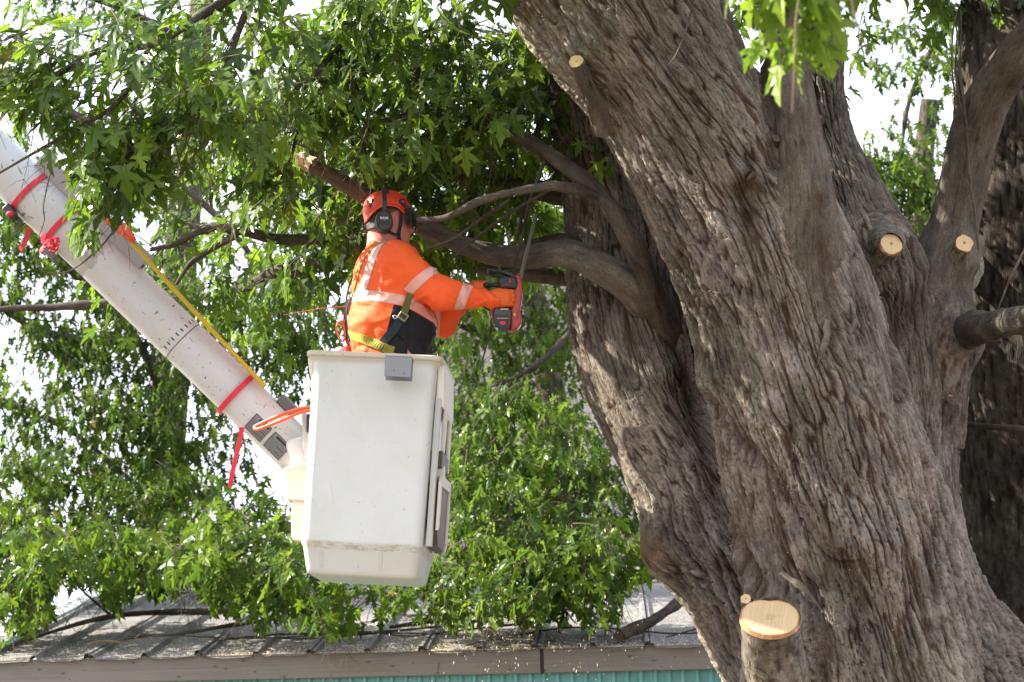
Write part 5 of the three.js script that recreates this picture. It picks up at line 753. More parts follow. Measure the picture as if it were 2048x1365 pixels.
// ---------------------------------------------------------------- the worker in the bucket
const WO = at(780, 720, KD), KY = K * 1.02;
const P = (px, py, z = 0) => V((px - 780) * K, -(py - 720) * KY, z);
const worker = thing('person', 'person in orange high-visibility shirt and orange helmet sawing from the white bucket', 'person', WO);
{
  const yaw = 0.5, fc = Math.cos(yaw), fs = Math.sin(yaw);           // faces right and a little away
  const body = (x, y, z) => [x * fc - z * fs, y, x * fs + z * fc];   // world offsets -> (forward, up, to his right)
  const fwd = (f, u, r) => V(f * fc + r * fs, u, -f * fs + r * fc);
  const ell = (x, y, z, c, a, b, d) => { const q = body(x - c.x, y - c.y, z - c.z), k = Math.hypot(q[0] / a, q[1] / b, q[2] / d), k2 = Math.hypot(q[0] / a / a, q[1] / b / b, q[2] / d / d); return k < 1e-6 ? -Math.min(a, b, d) : k * (k - 1) / k2; };
  const yawH = 0.1, hc = Math.cos(yawH), hs = Math.sin(yawH), bodyH = (x, y, z) => [x * hc - z * hs, y, x * hs + z * hc], fwdH = (f, u, r) => V(f * hc + r * hs, u, -f * hs + r * hc);
  const ellH = (x, y, z, c, a, b, d) => { const q = bodyH(x - c.x, y - c.y, z - c.z), k = Math.hypot(q[0] / a, q[1] / b, q[2] / d), k2 = Math.hypot(q[0] / a / a, q[1] / b / b, q[2] / d / d); return k < 1e-6 ? -Math.min(a, b, d) : k * (k - 1) / k2; };
  const S = { shR: P(800, 548, 0.17), elR: P(884, 605, 0.21), wrR: P(992, 608, 0.10), shL: P(748, 548, -0.20), elL: P(880, 632, -0.17), wrL: P(932, 582, -0.06) };
  const wr = (x, y, z) => 0.007 * noise3(x * 9, y * 15, z * 9, 3) + 0.0035 * noise3(x * 24, y * 30, z * 24, 5) - 0.009 * Math.max(0, 1 - Math.abs(noise3(x * 7 + 3, y * 9 - x * 6, z * 7, 15)) * 6) + 0.007 * Math.max(0, 1 - Math.abs(noise3(x * 5, y * 13 + x * 7, z * 5, 25)) * 7);
  const torso = (x, y, z) => {
    let d = ell(x, y, z, P(771, 575, 0), 0.165, 0.235, 0.225);
    d = smin(d, ell(x, y, z, P(783, 655, 0), 0.222, 0.20, 0.225), 0.10);
    d = smin(d, ell(x, y, z, P(778, 735, 0), 0.195, 0.16, 0.205), 0.08);
    d = smin(d, capsule(x, y, z, P(752, 528, -0.14), P(790, 532, 0.13), 0.085, 0.085), 0.10);
    d = smin(d, capsule(x, y, z, P(764, 520, -0.02), P(766, 494, 0), 0.085, 0.062), 0.05);
    return d;
  };
  const fold = (x, y, z, a, b) => { const t = ((x - a.x) * (b.x - a.x) + (y - a.y) * (b.y - a.y)) / ((b.x - a.x) ** 2 + (b.y - a.y) ** 2); return t; };
  const arms = (x, y, z) => {
    const t = clamp(fold(x, y, z, S.elR, S.wrR), -0.6, 1), creases = 0.0035 * Math.sin(t * 30 + 9 * y / 0.1 + 2 * noise3(x * 12, y * 12, z * 12, 9)) * step(0.15, 0.9, t) + 0.004 * Math.sin(26 * (x + y * 0.8)) * (1 - step(0, 0.3, Math.abs(t)));
    let d = smin(capsule(x, y, z, S.shR, S.elR, 0.106, 0.076), capsule(x, y, z, S.elR, S.wrR, 0.073, 0.045), 0.04) + creases;
    return d;
  };
  const armL = (x, y, z) => smin(capsule(x, y, z, S.shL, S.elL, 0.10, 0.07), capsule(x, y, z, S.elL, S.wrL, 0.068, 0.042), 0.04);
  const shirtF = (x, y, z) => { let d = smin(torso(x, y, z), arms(x, y, z), 0.06); d = smin(d, armL(x, y, z), 0.06); return d + wr(x, y, z); };
  const full = surface(shirtF, V(-0.30, -0.16, -0.40), V(0.62, 0.62, 0.42), 0.007);
  // hem of the shirt, collar and cuffs
  const neckY = P(0, 492).y, cuffR = S.wrR.clone(), dR = S.wrR.clone().sub(S.elR).normalize(), dL = S.wrL.clone().sub(S.elL).normalize();
  let g = full;
  [g] = cutBy(g, (x, y, z) => Math.max(neckY - 0.28 * (x + 0.03) - y, Math.hypot(x - P(766, 0).x, z) - 0.16) );
  [g] = cutBy(g, (x, y, z) => -((x - cuffR.x) * dR.x + (y - cuffR.y) * dR.y + (z - cuffR.z) * dR.z) + 0.0);
  const orange = phys([0.86, 0.085, 0.012], 0.75, { sheen: 0.4, sheenRoughness: 0.5, sheenColor: new THREE.Color(1, 0.5, 0.25), bumpMap: dataTex(256, 256, (x, y) => 0.6 * tnoise(x * 128, y * 128, 128, 2) + 0.4 * tnoise(x * 14, y * 14, 14, 3)), bumpScale: 0.001 });
  orange.color.setRGB(0.95, 0.115, 0.018);
  const bump = (geo) => { const p = geo.attributes.position, uv = new Float32Array(p.count * 2); for (let i = 0; i < p.count; i++) { uv[i * 2] = (p.getX(i) + p.getZ(i) * 0.5) * 4; uv[i * 2 + 1] = p.getY(i) * 4; } geo.setAttribute('uv', new THREE.BufferAttribute(uv, 2)); return geo; };
  const bandY = (x) => P(0, 598).y - 0.20 * (x - P(697, 0).x) - 0.25 * Math.max(0, x - P(820, 0).x);
  const inArm = (x, y, z) => arms(x, y, z) < torso(x, y, z) - 0.012, inArmL = (x, y, z) => armL(x, y, z) < torso(x, y, z) - 0.012;
  // black lower front panel
  const linX = (y) => P(792, 0).x + (y - P(0, 625).y) * 0.25;
  let [panel, rest] = cutBy(g, (x, y, z) => inArm(x, y, z) || inArmL(x, y, z) ? -1 : Math.min(bandY(x) - 0.03 - y, x - linX(y) + 0.5 * Math.max(0, -z - 0.0)));
  const stripes = []; let s;
  [s, rest] = cutBy(rest, (x, y, z) => inArm(x, y, z) || inArmL(x, y, z) ? -1 : 0.027 - Math.abs(y - bandY(x))); stripes.push(s);
  const vx = (y) => { const t = clamp((P(0, 488).y - y) / (P(0, 588).y * -1 + P(0, 488).y), 0, 1.1); return lerp(P(772, 0).x, P(728, 0).x, Math.pow(t, 0.7)); };
  [s, rest] = cutBy(rest, (x, y, z) => z < -0.02 || y < bandY(x) + 0.02 || inArm(x, y, z) ? -1 : 0.021 - Math.abs(x - vx(y)) * 0.93); stripes.push(s);
  [s, rest] = cutBy(rest, (x, y, z) => z > -0.1 || y < bandY(x) + 0.02 || inArmL(x, y, z) ? -1 : 0.022 - Math.abs(x - vx(y) + 0.03)); stripes.push(s);
  // sleeve bands: slices across the arms
  const slice = (a, b, half) => { const m = P((a[0] + b[0]) / 2, (a[1] + b[1]) / 2), d = P(b[0], b[1]).sub(P(a[0], a[1])).normalize(), n = V(-d.y, d.x, 0); return (x, y, z) => half - Math.abs((x - m.x) * n.x + (y - m.y) * n.y); };
  const s1 = slice([823, 600], [876, 557], 0.025), s2 = slice([922, 628], [939, 584], 0.023), s3 = slice([868, 650], [872, 605], 0.022);
  [s, rest] = cutBy(rest, (x, y, z) => inArm(x, y, z) && z > -0.05 && x > P(806, 0).x && x < P(892, 0).x ? s1(x, y, z) : -1); stripes.push(s);
  [s, rest] = cutBy(rest, (x, y, z) => inArm(x, y, z) && z > -0.05 && x > P(904, 0).x ? s2(x, y, z) : -1); stripes.push(s);
  [s, rest] = cutBy(rest, (x, y, z) => inArmL(x, y, z) && z < -0.05 ? s3(x, y, z) : -1); stripes.push(s);
  // body: one continuous figure under the clothes
  const HC = P(773, 436, 0), jaw = P(795, 472, 0);
  const headF = (x, y, z) => {
    let d = ellH(x, y, z, HC, 0.102, 0.12, 0.08);
    d = smin(d, ellH(x, y, z, HC.clone().add(fwdH(0.045, -0.075, 0)), 0.062, 0.075, 0.062), 0.05);
    d = smin(d, ellH(x, y, z, HC.clone().add(fwdH(0.082, -0.128, 0)), 0.026, 0.024, 0.032), 0.035);          // chin
    d = smin(d, capsule(x, y, z, HC.clone().add(fwdH(0.092, 0.0, 0)), HC.clone().add(fwdH(0.118, -0.052, 0)), 0.012, 0.0165), 0.02); // nose
    d = smin(d, capsule(x, y, z, HC.clone().add(fwdH(0.1, -0.083, -0.022)), HC.clone().add(fwdH(0.1, -0.083, 0.022)), 0.010, 0.010), 0.014); // lips
    d = smin(d, capsule(x, y, z, HC.clone().add(fwdH(0.098, -0.094, -0.016)), HC.clone().add(fwdH(0.098, -0.094, 0.016)), 0.008, 0.008), 0.012);
    d = smin(d, capsule(x, y, z, HC.clone().add(fwdH(0.088, 0.022, -0.04)), HC.clone().add(fwdH(0.088, 0.022, 0.04)), 0.014, 0.014), 0.02); // brow
    for (const k of [-1, 1]) { d = smin(d, ellH(x, y, z, HC.clone().add(fwdH(0.008, -0.03, 0.082 * k)), 0.022, 0.032, 0.012), 0.012); d = Math.max(d, -ellH(x, y, z, HC.clone().add(fwdH(0.107, -0.004, 0.033 * k)), 0.017, 0.013, 0.018)); }
    d = smin(d, capsule(x, y, z, P(765, 462, 0), P(765, 512, 0), 0.066, 0.082), 0.045);                       // neck
    d = smin(d, capsule(x, y, z, P(748, 468, 0), P(750, 492, 0), 0.04, 0.05), 0.03);
    return d;
  };
  const bodyF = (x, y, z) => { let d = smin(torso(x, y, z) + 0.012, arms(x, y, z) + 0.012, 0.05); d = smin(d, armL(x, y, z) + 0.012, 0.05); for (const k of [-1, 1]) { const h = fwd(0, 0, 0.1 * k), a = P(778, 750).add(h), b = P(782, 900).add(h), c = P(776, 1060).add(h); d = smin(d, smin(capsule(x, y, z, a, b, 0.115, 0.075), capsule(x, y, z, b, c, 0.075, 0.055), 0.03), 0.05); d = smin(d, capsule(x, y, z, c, c.clone().add(fwd(0.16, -0.02, 0)), 0.05, 0.04), 0.03); } return Math.min(d, smin(d, headF(x, y, z), 0.03)); };
  const skinM = phys([0.56, 0.19, 0.15], 0.55, { sheen: 0.2, bumpMap: dataTex(128, 128, (x, y) => tnoise(x * 60, y * 60, 60, 4)), bumpScale: 0.0006 });
  const low = surface(bodyF, V(-0.30, -1.0, -0.42), V(0.60, P(0, 512).y + 0.0, 0.44), 0.016), [lowCut] = cutBy(low, (x, y) => P(0, 514).y - y);
  const head = surface(headF, V(-0.16, P(0, 518).y, -0.14), V(0.16, 0.80 , 0.14), 0.004);
  mesh('body', bump(merge([lowCut, head])), skinM, worker, 'reddish sunburnt face and neck');
  for (const k of [-1, 1]) mesh('eye', new THREE.SphereGeometry(0.012, 14, 10).translate(...HC.clone().add(fwdH(0.094, -0.004, 0.033 * k)).toArray()), phys([0.6, 0.58, 0.55], 0.2), worker);
  mesh('hair', bump(puff(cutBy(head, (x, y, z) => { const q = bodyH(x - HC.x, y - HC.y, z - HC.z); return Math.min(q[1] + 0.085 + 0.3 * q[0], -q[0] - 0.0 + Math.max(0, q[1]) * 1.2); })[0], 0.004)), std([0.13, 0.07, 0.045], 0.8), worker);
  mesh('shirt', bump(rest), orange, worker, 'long-sleeved fluorescent orange shirt');
  const stripeM = phys([0.78, 0.40, 0.34], 0.42, { bumpMap: dataTex(64, 64, (x, y) => ((x * 8 + y * 8) % 1 < 0.5 ? 0.8 : 0.3)), bumpScale: 0.0005 });
  for (const q of stripes) if (q.attributes.position.count > 30) mesh('reflective_stripe', bump(puff(q, 0.002)), stripeM, worker);
  mesh('front_panel', bump(panel), phys([0.006, 0.007, 0.011], 0.85), worker, 'black lower front of the shirt');
  // trousers and boots inside the bucket
  const legF = (x, y, z) => { let d = ell(x, y, z, P(778, 750), 0.205, 0.14, 0.215); for (const k of [-1, 1]) { const h = fwd(0, 0, 0.1 * k), a = P(778, 770).add(h), b = P(782, 900).add(h), c = P(776, 1050).add(h); d = smin(d, smin(capsule(x, y, z, a, b, 0.13, 0.092), capsule(x, y, z, b, c, 0.092, 0.08), 0.03), 0.05); } return d + wr(x, y, z); };
  mesh('trousers', bump(cutBy(surface(legF, V(-0.32, -0.92, -0.4), V(0.32, 0.14, 0.4), 0.014), (x, y) => P(0, 690).y - y)[0]), orange, worker);
  for (const k of [-1, 1]) { const c = P(776, 1062).add(fwd(0, 0, 0.1 * k)); mesh('boot', surface((x, y, z) => smin(capsule(x, y, z, c, c.clone().add(V(0, 0.16, 0)), 0.062, 0.07), capsule(x, y, z, c.clone().add(fwd(0, -0.02, 0)), c.clone().add(fwd(0.17, -0.03, 0)), 0.055, 0.045), 0.04), c.clone().add(V(-0.15, -0.12, -0.3)), c.clone().add(V(0.3, 0.28, 0.25)), 0.014), std([0.03, 0.02, 0.015], 0.7), worker); }

  // gloves
  const gloveM = phys([0.80, 0.13, 0.02], 0.7, { bumpMap: dataTex(128, 128, (x, y) => tnoise(x * 40, y * 40, 40, 4)), bumpScale: 0.001 });
  const chain = (pts, ra, rb) => (x, y, z) => { let d = 9; for (let i = 1; i < pts.length; i++) d = Math.min(d, capsule(x, y, z, pts[i - 1], pts[i], lerp(ra, rb, (i - 1) / (pts.length - 1)), lerp(ra, rb, i / (pts.length - 1)))); return d; };
  const hR = []; for (let i = 0; i < 4; i++) { const y = 592 + i * 8.6, o = [0, 2, 1, -2][i]; hR.push(chain([P(1011 + o, y + 1, 0.115), P(1024 + o, y, 0.105), P(1030 + o, y, 0.068), P(1021 + o, y + 1, 0.046), P(1012, y + 1, 0.05)], 0.0125, 0.0105)); }
  const thumbR = chain([P(1000, 598, 0.085), P(1008, 590, 0.055), P(1018, 588, 0.045), P(1026, 589, 0.05)], 0.0155, 0.011);
  const gloveRF = (x, y, z) => { let d = smin(capsule(x, y, z, P(984, 606, 0.10), P(998, 606, 0.10), 0.042, 0.04), capsule(x, y, z, P(998, 596, 0.10), P(1012, 596, 0.105), 0.026, 0.022), 0.03); d = smin(d, capsule(x, y, z, P(998, 615, 0.10), P(1012, 615, 0.105), 0.027, 0.02), 0.03); d = smin(d, capsule(x, y, z, P(996, 606, 0.10), P(1014, 606, 0.107), 0.03, 0.022), 0.03); for (const q of hR) d = smin(d, q(x, y, z), 0.006); return smin(d, thumbR(x, y, z), 0.012); };
  mesh('glove', bump(surface(gloveRF, P(962, 645, 0.0), P(1046, 570, 0.17), 0.0035)), gloveM, worker, 'orange glove on the near hand');
  const hL = []; for (let i = 0; i < 4; i++) { const x = 944 + i * 7.6; hL.push(chain([P(x - 2, 569, -0.02), P(x + 3, 564, -0.005), P(x + 6, 569, 0.026), P(x + 6, 578, 0.030), P(x + 4, 584, 0.012)], 0.0118, 0.0095)); }
  const thumbL = chain([P(940, 580, -0.04), P(950, 584, -0.03), P(962, 582, -0.022)], 0.0145, 0.0105);
  const gloveLF = (x, y, z) => { let d = capsule(x, y, z, P(922, 590, -0.06), P(938, 578, -0.045), 0.040, 0.036); d = smin(d, capsule(x, y, z, P(940, 573, -0.035), P(962, 571, -0.03), 0.025, 0.022), 0.03); d = smin(d, capsule(x, y, z, P(938, 580, -0.04), P(956, 577, -0.035), 0.026, 0.022), 0.03); for (const q of hL) d = smin(d, q(x, y, z), 0.006); return smin(d, thumbL(x, y, z), 0.012); };
  mesh('glove', bump(surface(gloveLF, P(900, 620, -0.13), P(990, 545, 0.07), 0.0035)), gloveM, worker, 'orange glove on the far hand');
  const cuffTorus = (c, d, r) => new THREE.TorusGeometry(r, 0.008, 8, 30).scale(1, 1, 1.5).applyQuaternion(new THREE.Quaternion().setFromUnitVectors(V(0, 0, 1), d)).translate(c.x, c.y, c.z);
  mesh('glove_cuff', cuffTorus(P(992, 605, 0.10), V(0.95, -0.25, 0.1).normalize(), 0.036), dark, worker); mesh('glove_cuff', cuffTorus(P(928, 585, -0.058), dL, 0.037), dark, worker);

  // helmet with ear defenders, visor and chin strap
  const helmet = new THREE.Group(); helmet.name = 'helmet'; worker.add(helmet);
  const HH = P(771, 421, 0), tilt = -0.03, hq = (f, u, r) => { const f2 = f * Math.cos(tilt) - u * Math.sin(tilt), u2 = f * Math.sin(tilt) + u * Math.cos(tilt); return HH.clone().add(fwdH(f2, u2, r)); };
  const rimDrop = (a) => { const c = Math.cos(a), s = Math.abs(Math.sin(a)); return -0.012 - 0.040 * step(0.35, 1, -c) + 0.028 * step(0.75, 1, s) * step(-0.75, 0.0, c) * (1 - step(0.5, 0.9, c)) - 0.018 * step(0.6, 1, c) * 0.6 - 0.012; };
  const shell = (off, grow) => { const pos = [], idx = [], na = 96, nb = 30; for (let j = 0; j <= nb; j++) for (let i = 0; i <= na; i++) { const a = i / na * 2 * Math.PI, drop = rimDrop(a), t = j / nb, ymax = 0.112; const el = lerp(Math.PI / 2, Math.asin(clamp(drop / ymax, -0.6, 0.4)), t), ce = Math.cos(el), se = Math.sin(el); const side = ce * Math.sin(a), front = ce * Math.cos(a); const crest = 0.0055 * Math.exp(-(((Math.abs(side) - 0.42) / 0.07) ** 2)) * step(0.05, 0.5, se + 0.15) + 0.004 * step(0.86, 1, t) + 0.005 * Math.exp(-((side / 0.16) ** 2)) * step(0.1, 0.5, se); const R = 1 + off; const lip = 0.008 * step(0.9, 1, t) * (front < -0.3 ? 1 : 0.5); const f = 0.127 * R * front, r = 0.105 * R * side, u = ymax * R * se; const n = V(front, se, side).normalize(); const p = hq(f + n.x * crest + front * lip, u + n.y * crest, r + n.z * crest + side * lip); pos.push(p.x, p.y, p.z); if (i && j) { const q = j * (na + 1) + i; idx.push(q - na - 2, q - 1, q - na - 1, q - na - 1, q - 1, q); } } return [pos, idx, na, nb]; };
  { const [po, io, na, nb] = shell(0), [pi] = shell(-0.035), n = po.length / 3, idx = [...io, ...io.map((k, i) => io[i - i % 3 + [0, 2, 1][i % 3]] + n)]; for (let i = 1; i <= na; i++) { const a = nb * (na + 1) + i - 1, b = a + 1; idx.push(a, a + n, b, b, a + n, b + n); } const q = new THREE.BufferGeometry(); q.setAttribute('position', new THREE.Float32BufferAttribute([...po, ...pi], 3)); q.setIndex(idx); q.computeVertexNormals(); mesh('shell', bump(q), phys([0.80, 0.055, 0.018], 0.38, { clearcoat: 0.35, clearcoatRoughness: 0.35 }), helmet, 'glossy orange-red helmet shell with raised ridges'); }
  const onHelm = (az, el, off = 0) => { const ce = Math.cos(el), se = Math.sin(el); return hq(0.127 * (1 + off) * ce * Math.cos(az), 0.112 * (1 + off) * se, 0.105 * (1 + off) * ce * Math.sin(az)); };
  const patch = (list, w, th) => { const pts = list.map(([a, e]) => onHelm(a, e, 0.02)), nn = pts.map((p) => p.clone().sub(HH)); return ribbon(pts, nn, w, th); };
  const blackP = phys([0.022, 0.022, 0.025], 0.45);
  for (const k of [1, -1]) { mesh('vent', patch([[2.38 * k, 0.0], [2.36 * k, 0.2], [2.3 * k, 0.42]], 0.014, 0.003), blackP, helmet); mesh('vent', patch([[0.36 * k, 0.18], [0.44 * k, 0.4], [0.56 * k, 0.6]], 0.016, 0.003), blackP, helmet); 
    // ear defenders
    const cupC = k > 0 ? P(767, 452, 0.112) : HC.clone().add(fwdH(-0.012, -0.042, -0.112)), out = fwdH(0, 0, k), mm = new THREE.Matrix4().makeBasis(fwdH(k > 0 ? 1 : -1, 0, 0), V(0, 1, 0), out).setPosition(cupC);
    const muff = new THREE.Group(); muff.name = k > 0 ? 'ear_defender' : 'ear_defender_001'; helmet.add(muff);
    const oval = (rx, ry, d, z) => { const s = []; for (let i = 0; i < 36; i++) { const a = i / 36 * 6.2832; s.push([rx * Math.cos(a), ry * Math.sin(a)]); } return extrude(s, d, Math.min(0.012, d / 2.2)).translate(0, 0, z); };
    muff.add(Object.assign(new THREE.Mesh(merge([oval(0.044, 0.056, 0.036, 0.012), oval(0.047, 0.060, 0.018, -0.012)]).applyMatrix4(mm), phys([0.014, 0.015, 0.018], 0.4, { clearcoat: 0.3, clearcoatRoughness: 0.4 })), { name: 'cup' }));
    const arm = [onHelm(1.78 * k, 0.85, 0.05), onHelm(1.76 * k, 0.5, 0.12), onHelm(1.7 * k, 0.18, 0.28), cupC.clone().addScaledVector(out, 0.024).add(V(0, 0.062, 0)), cupC.clone().addScaledVector(out, 0.018).add(V(0, 0.046, 0))];
    muff.add(Object.assign(new THREE.Mesh(merge([ribbon(arm, arm.map(() => out.clone()), 0.022, 0.01), new THREE.SphereGeometry(0.02, 18, 12).scale(1, 1, 0.5).applyMatrix4(new THREE.Matrix4().makeBasis(fwdH(1, 0, 0), V(0, 1, 0), out).setPosition(onHelm(1.78 * k, 0.85, 0.05)))]), blackP), { name: 'arm' }));
    if (k > 0) { const t = canvasTex(256, 256, (c, w) => { c.fillStyle = '#131417'; c.fillRect(0, 0, w, w); c.fillStyle = '#e8e8ea'; c.textAlign = 'center'; c.font = 'bold 80px sans-serif'; c.fillText('KASK', 128, 120); c.fillStyle = '#6d6d72'; c.fillRect(104, 150, 48, 7); }); const l = new THREE.Mesh(new THREE.PlaneGeometry(0.056, 0.056).translate(0.0, 0.004, 0.0316).applyMatrix4(mm), phys([1, 1, 1], 0.4, { map: t })); l.name = 'lettering'; muff.add(l); }
    // visor hinge and side arm
    mesh('visor_arm', merge([new THREE.SphereGeometry(0.019, 18, 12).scale(1, 1, 0.4).applyMatrix4(new THREE.Matrix4().makeBasis(fwdH(1, 0, 0), V(0, 1, 0), out).setPosition(onHelm(0.98 * k, 0.30, 0.05))), ribbon([onHelm(0.98 * k, 0.30, 0.07), onHelm(0.86 * k, 0.10, 0.10), onHelm(0.62 * k, -0.04, 0.12), onHelm(0.3 * k, -0.16, 0.1)], [0, 1, 2, 3].map(() => fwdH(0.5, 0, k)), 0.020, 0.005)]), blackP, helmet);
    mesh('hinge_cap', new THREE.SphereGeometry(0.008, 14, 8).scale(1, 1, 0.6).applyMatrix4(new THREE.Matrix4().makeBasis(fwdH(1, 0, 0), V(0, 1, 0), out).setPosition(onHelm(0.98 * k, 0.30, 0.11))), phys([0.7, 0.02, 0.02], 0.4), helmet);
    const st = [HC.clone().add(fwdH(0.062, 0.02, 0.083 * k)), HC.clone().add(fwdH(0.058, -0.04, 0.083 * k)), HC.clone().add(fwdH(0.050, -0.095, 0.074 * k)), HC.clone().add(fwdH(0.058, -0.135, 0.05 * k)), HC.clone().add(fwdH(0.062, -0.155, 0.01 * k))];
    mesh('chin_strap', merge([ribbon(st, st.map((p) => p.clone().sub(HC)), 0.018, 0.005), ribbon([HC.clone().add(fwdH(0.0, -0.085, 0.08 * k)), HC.clone().add(fwdH(0.03, -0.098, 0.08 * k)), st[2]], [0, 1, 2].map(() => out.clone()), 0.013, 0.004)]), std([0.02, 0.02, 0.022], 0.8), helmet);
  }
  const pad = []; for (let i = 0; i <= 14; i++) pad.push(i); // nape cradle
  mesh('cradle', merge([ribbon([1.75, 2.2, 2.7, 3.14, -2.7, -2.2, -1.75].map((a) => HC.clone().add(fwdH(0.108 * Math.cos(a), -0.045, 0.092 * Math.sin(a)))), [1.75, 2.2, 2.7, 3.14, -2.7, -2.2, -1.75].map((a) => fwdH(Math.cos(a), 0, Math.sin(a))), 0.036, 0.006), new THREE.CylinderGeometry(0.016, 0.016, 0.016, 16).rotateZ(Math.PI / 2).translate(...HC.clone().add(fwdH(-0.118, -0.05, 0)).toArray())]), blackP, helmet);
  { const pts = [], nn = []; for (let i = -6; i <= 6; i++) { const a = i / 6 * 1.05; pts.push(HC.clone().add(fwdH(0.028 + 0.112 * Math.cos(a), -0.008, 0.105 * Math.sin(a)))); nn.push(fwdH(Math.cos(a), 0.12, Math.sin(a))); } mesh('visor', merge([ribbon(pts, nn, 0.085, 0.003)]), phys([0.045, 0.04, 0.04], 0.12, { transmission: 0.35, thickness: 0 }), helmet, 'dark smoked visor'); }

  // harness
  const harness = new THREE.Group(); harness.name = 'harness'; worker.add(harness);
  const skinAt = (px, py, from = 0.5, off = 0.004) => { const a = P(px, py); for (let z = from; z > -0.4; z -= 0.004) if (shirtF(a.x, a.y, z) < 0) { const e = 0.006, n = V(shirtF(a.x + e, a.y, z) - shirtF(a.x - e, a.y, z), shirtF(a.x, a.y + e, z) - shirtF(a.x, a.y - e, z), shirtF(a.x, a.y, z + e) - shirtF(a.x, a.y, z - e)).normalize(); return [V(a.x, a.y, z).addScaledVector(n, off), n]; } return [V(a.x, a.y, 0), V(0, 0, 1)]; };
  const lay = (name, list, w, mat, off = 0.004, label) => { const q = list.map(([x, y]) => skinAt(x, y, 0.5, off)); return mesh(name, ribbon(q.map((a) => a[0]), q.map((a) => a[1]), w, 0.004), mat, harness, label); };
  const navy = std([0.022, 0.028, 0.045], 0.85), olive = std([0.11, 0.105, 0.02], 0.85), lime = std([0.40, 0.40, 0.055], 0.8);
  lay('shoulder_strap', [[775, 497], [757, 500], [740, 514], [724, 540], [712, 572], [704, 600], [698, 622]], 0.007, std([0.3, 0.24, 0.06], 0.8));
  lay('back_strap', [[703, 600], [697, 625], [698, 655], [703, 680]], 0.016, navy, 0.008);
  lay('waist_belt', [[702, 674], [714, 682], [730, 690], [741, 696]], 0.042, lime, 0.006, 'yellow-green belt webbing');
  lay('waist_belt', [[738, 695], [752, 700], [766, 707], [779, 712], [792, 718]], 0.046, std([0.27, 0.28, 0.03], 0.8), 0.009);
  lay('front_strap', [[827, 606], [820, 624], [812, 640], [805, 655]], 0.036, olive, 0.012, 'olive front strap under the arm');
  lay('front_strap', [[806, 652], [797, 668], [785, 684], [772, 700], [762, 712]], 0.042, navy, 0.008);
  const bk = skinAt(809, 652, 0.5, 0.02); mesh('buckle', merge([boxAt(0.044, 0.012, 0.01, 0, 0.016), boxAt(0.044, 0.012, 0.01, 0, -0.016), boxAt(0.01, 0.04, 0.01, 0.02), boxAt(0.01, 0.04, 0.01, -0.02)]).rotateZ(-0.6).translate(...bk[0].toArray()), phys([0.18, 0.17, 0.1], 0.35, { metalness: 0.7 }), harness);
  mesh('buckle', new THREE.TorusGeometry(0.008, 0.003, 8, 16).translate(...skinAt(795, 650, 0.5, 0.014)[0].toArray()), phys([0.6, 0.6, 0.62], 0.3, { metalness: 0.8 }), harness);
  const B0 = (x, y, z = -0.02) => P(x, y, z);
  mesh('lanyard', merge([tube([B0(697, 560), B0(691, 590), B0(688, 620), B0(690, 650), B0(693, 682)], 0.005, 8), tube([B0(694, 598, -0.01), B0(689, 630), B0(694, 665), B0(703, 688)], 0.007, 8)]), navy, harness);
  mesh('lanyard', merge([tube([B0(690, 602), B0(685, 640), B0(690, 680), B0(695, 692)], 0.0035, 8), tube([B0(700, 655), B0(706, 668), B0(712, 676)], 0.004, 8)]), std([0.55, 0.02, 0.03], 0.6), harness);
  mesh('carabiner', tube([B0(682, 640), B0(673, 646), B0(671, 656), B0(676, 672), B0(683, 682), B0(688, 676), B0(687, 656), B0(682, 640)], 0.0048, 8, 0.008), phys([0.55, 0.09, 0.05], 0.3, { metalness: 0.7 }), harness);
  mesh('webbing_loop', merge([ribbon([B0(694, 680), B0(697, 692), B0(706, 688), B0(712, 680)], [0, 1, 2, 3].map(() => V(0, 0.3, 1)), 0.014, 0.006), ribbon([B0(698, 652, 0.0), B0(703, 664, 0.01), B0(711, 672, 0.03)], [0, 1, 2].map(() => V(0, 0, 1)), 0.014, 0.006)]), std([0.10, 0.10, 0.13], 0.7), harness);
  mesh('rope_end', new THREE.CylinderGeometry(0.02, 0.022, 0.06, 14).translate(...B0(694, 704, -0.02).toArray()), phys([0.5, 0.02, 0.03], 0.4), harness);
  // thin red line running off to the left
  tag(mesh('red_cord', tube([P(690, 612, -0.02), P(665, 613, -0.02), P(636, 615, -0.03), P(560, 622, -0.1)].map((p) => p.add(WO)), [0.003, 0.003, 0.0026, 0.001], 6, 0.03), std([0.42, 0.06, 0.03], 0.7)), 'thin rust-red cord running left from the harness', 'cord');
  // small bottle on the rim behind him
  const can = thing('small_bottle', 'small white and green bottle standing at the bucket rim behind the worker', 'bottle', WO.clone().add(P(678, 706, -0.05)));
  mesh('bottle', new THREE.LatheGeometry([[0, -0.05], [0.026, -0.05], [0.028, -0.045], [0.028, 0.02], [0.024, 0.032], [0.014, 0.038], [0, 0.038]].map((p) => new THREE.Vector2(...p)), 24), phys([0.7, 0.72, 0.74], 0.25), can);
  mesh('label_band', new THREE.CylinderGeometry(0.0286, 0.0286, 0.016, 24, 1, true).translate(0, 0.004, 0), std([0.03, 0.2, 0.13], 0.5), can);

  // ---------------------------------------------------------------- chainsaw, bar pointing up
  const saw = thing('chainsaw', 'orange and black cordless chainsaw held upright with its bar against the branch', 'chainsaw', WO.clone().add(P(1015, 605, 0.06))), C = P(1015, 605, 0.06);
  const sl = (list) => list.map(([x, y]) => [(x - 1015) * K, -(y - 605) * KY]), Z = (g, z) => g.translate(0, 0, z);
  const sawO = phys([0.40, 0.026, 0.011], 0.42, { clearcoat: 0.3, clearcoatRoughness: 0.3 }), sawB = phys([0.018, 0.019, 0.021], 0.5);
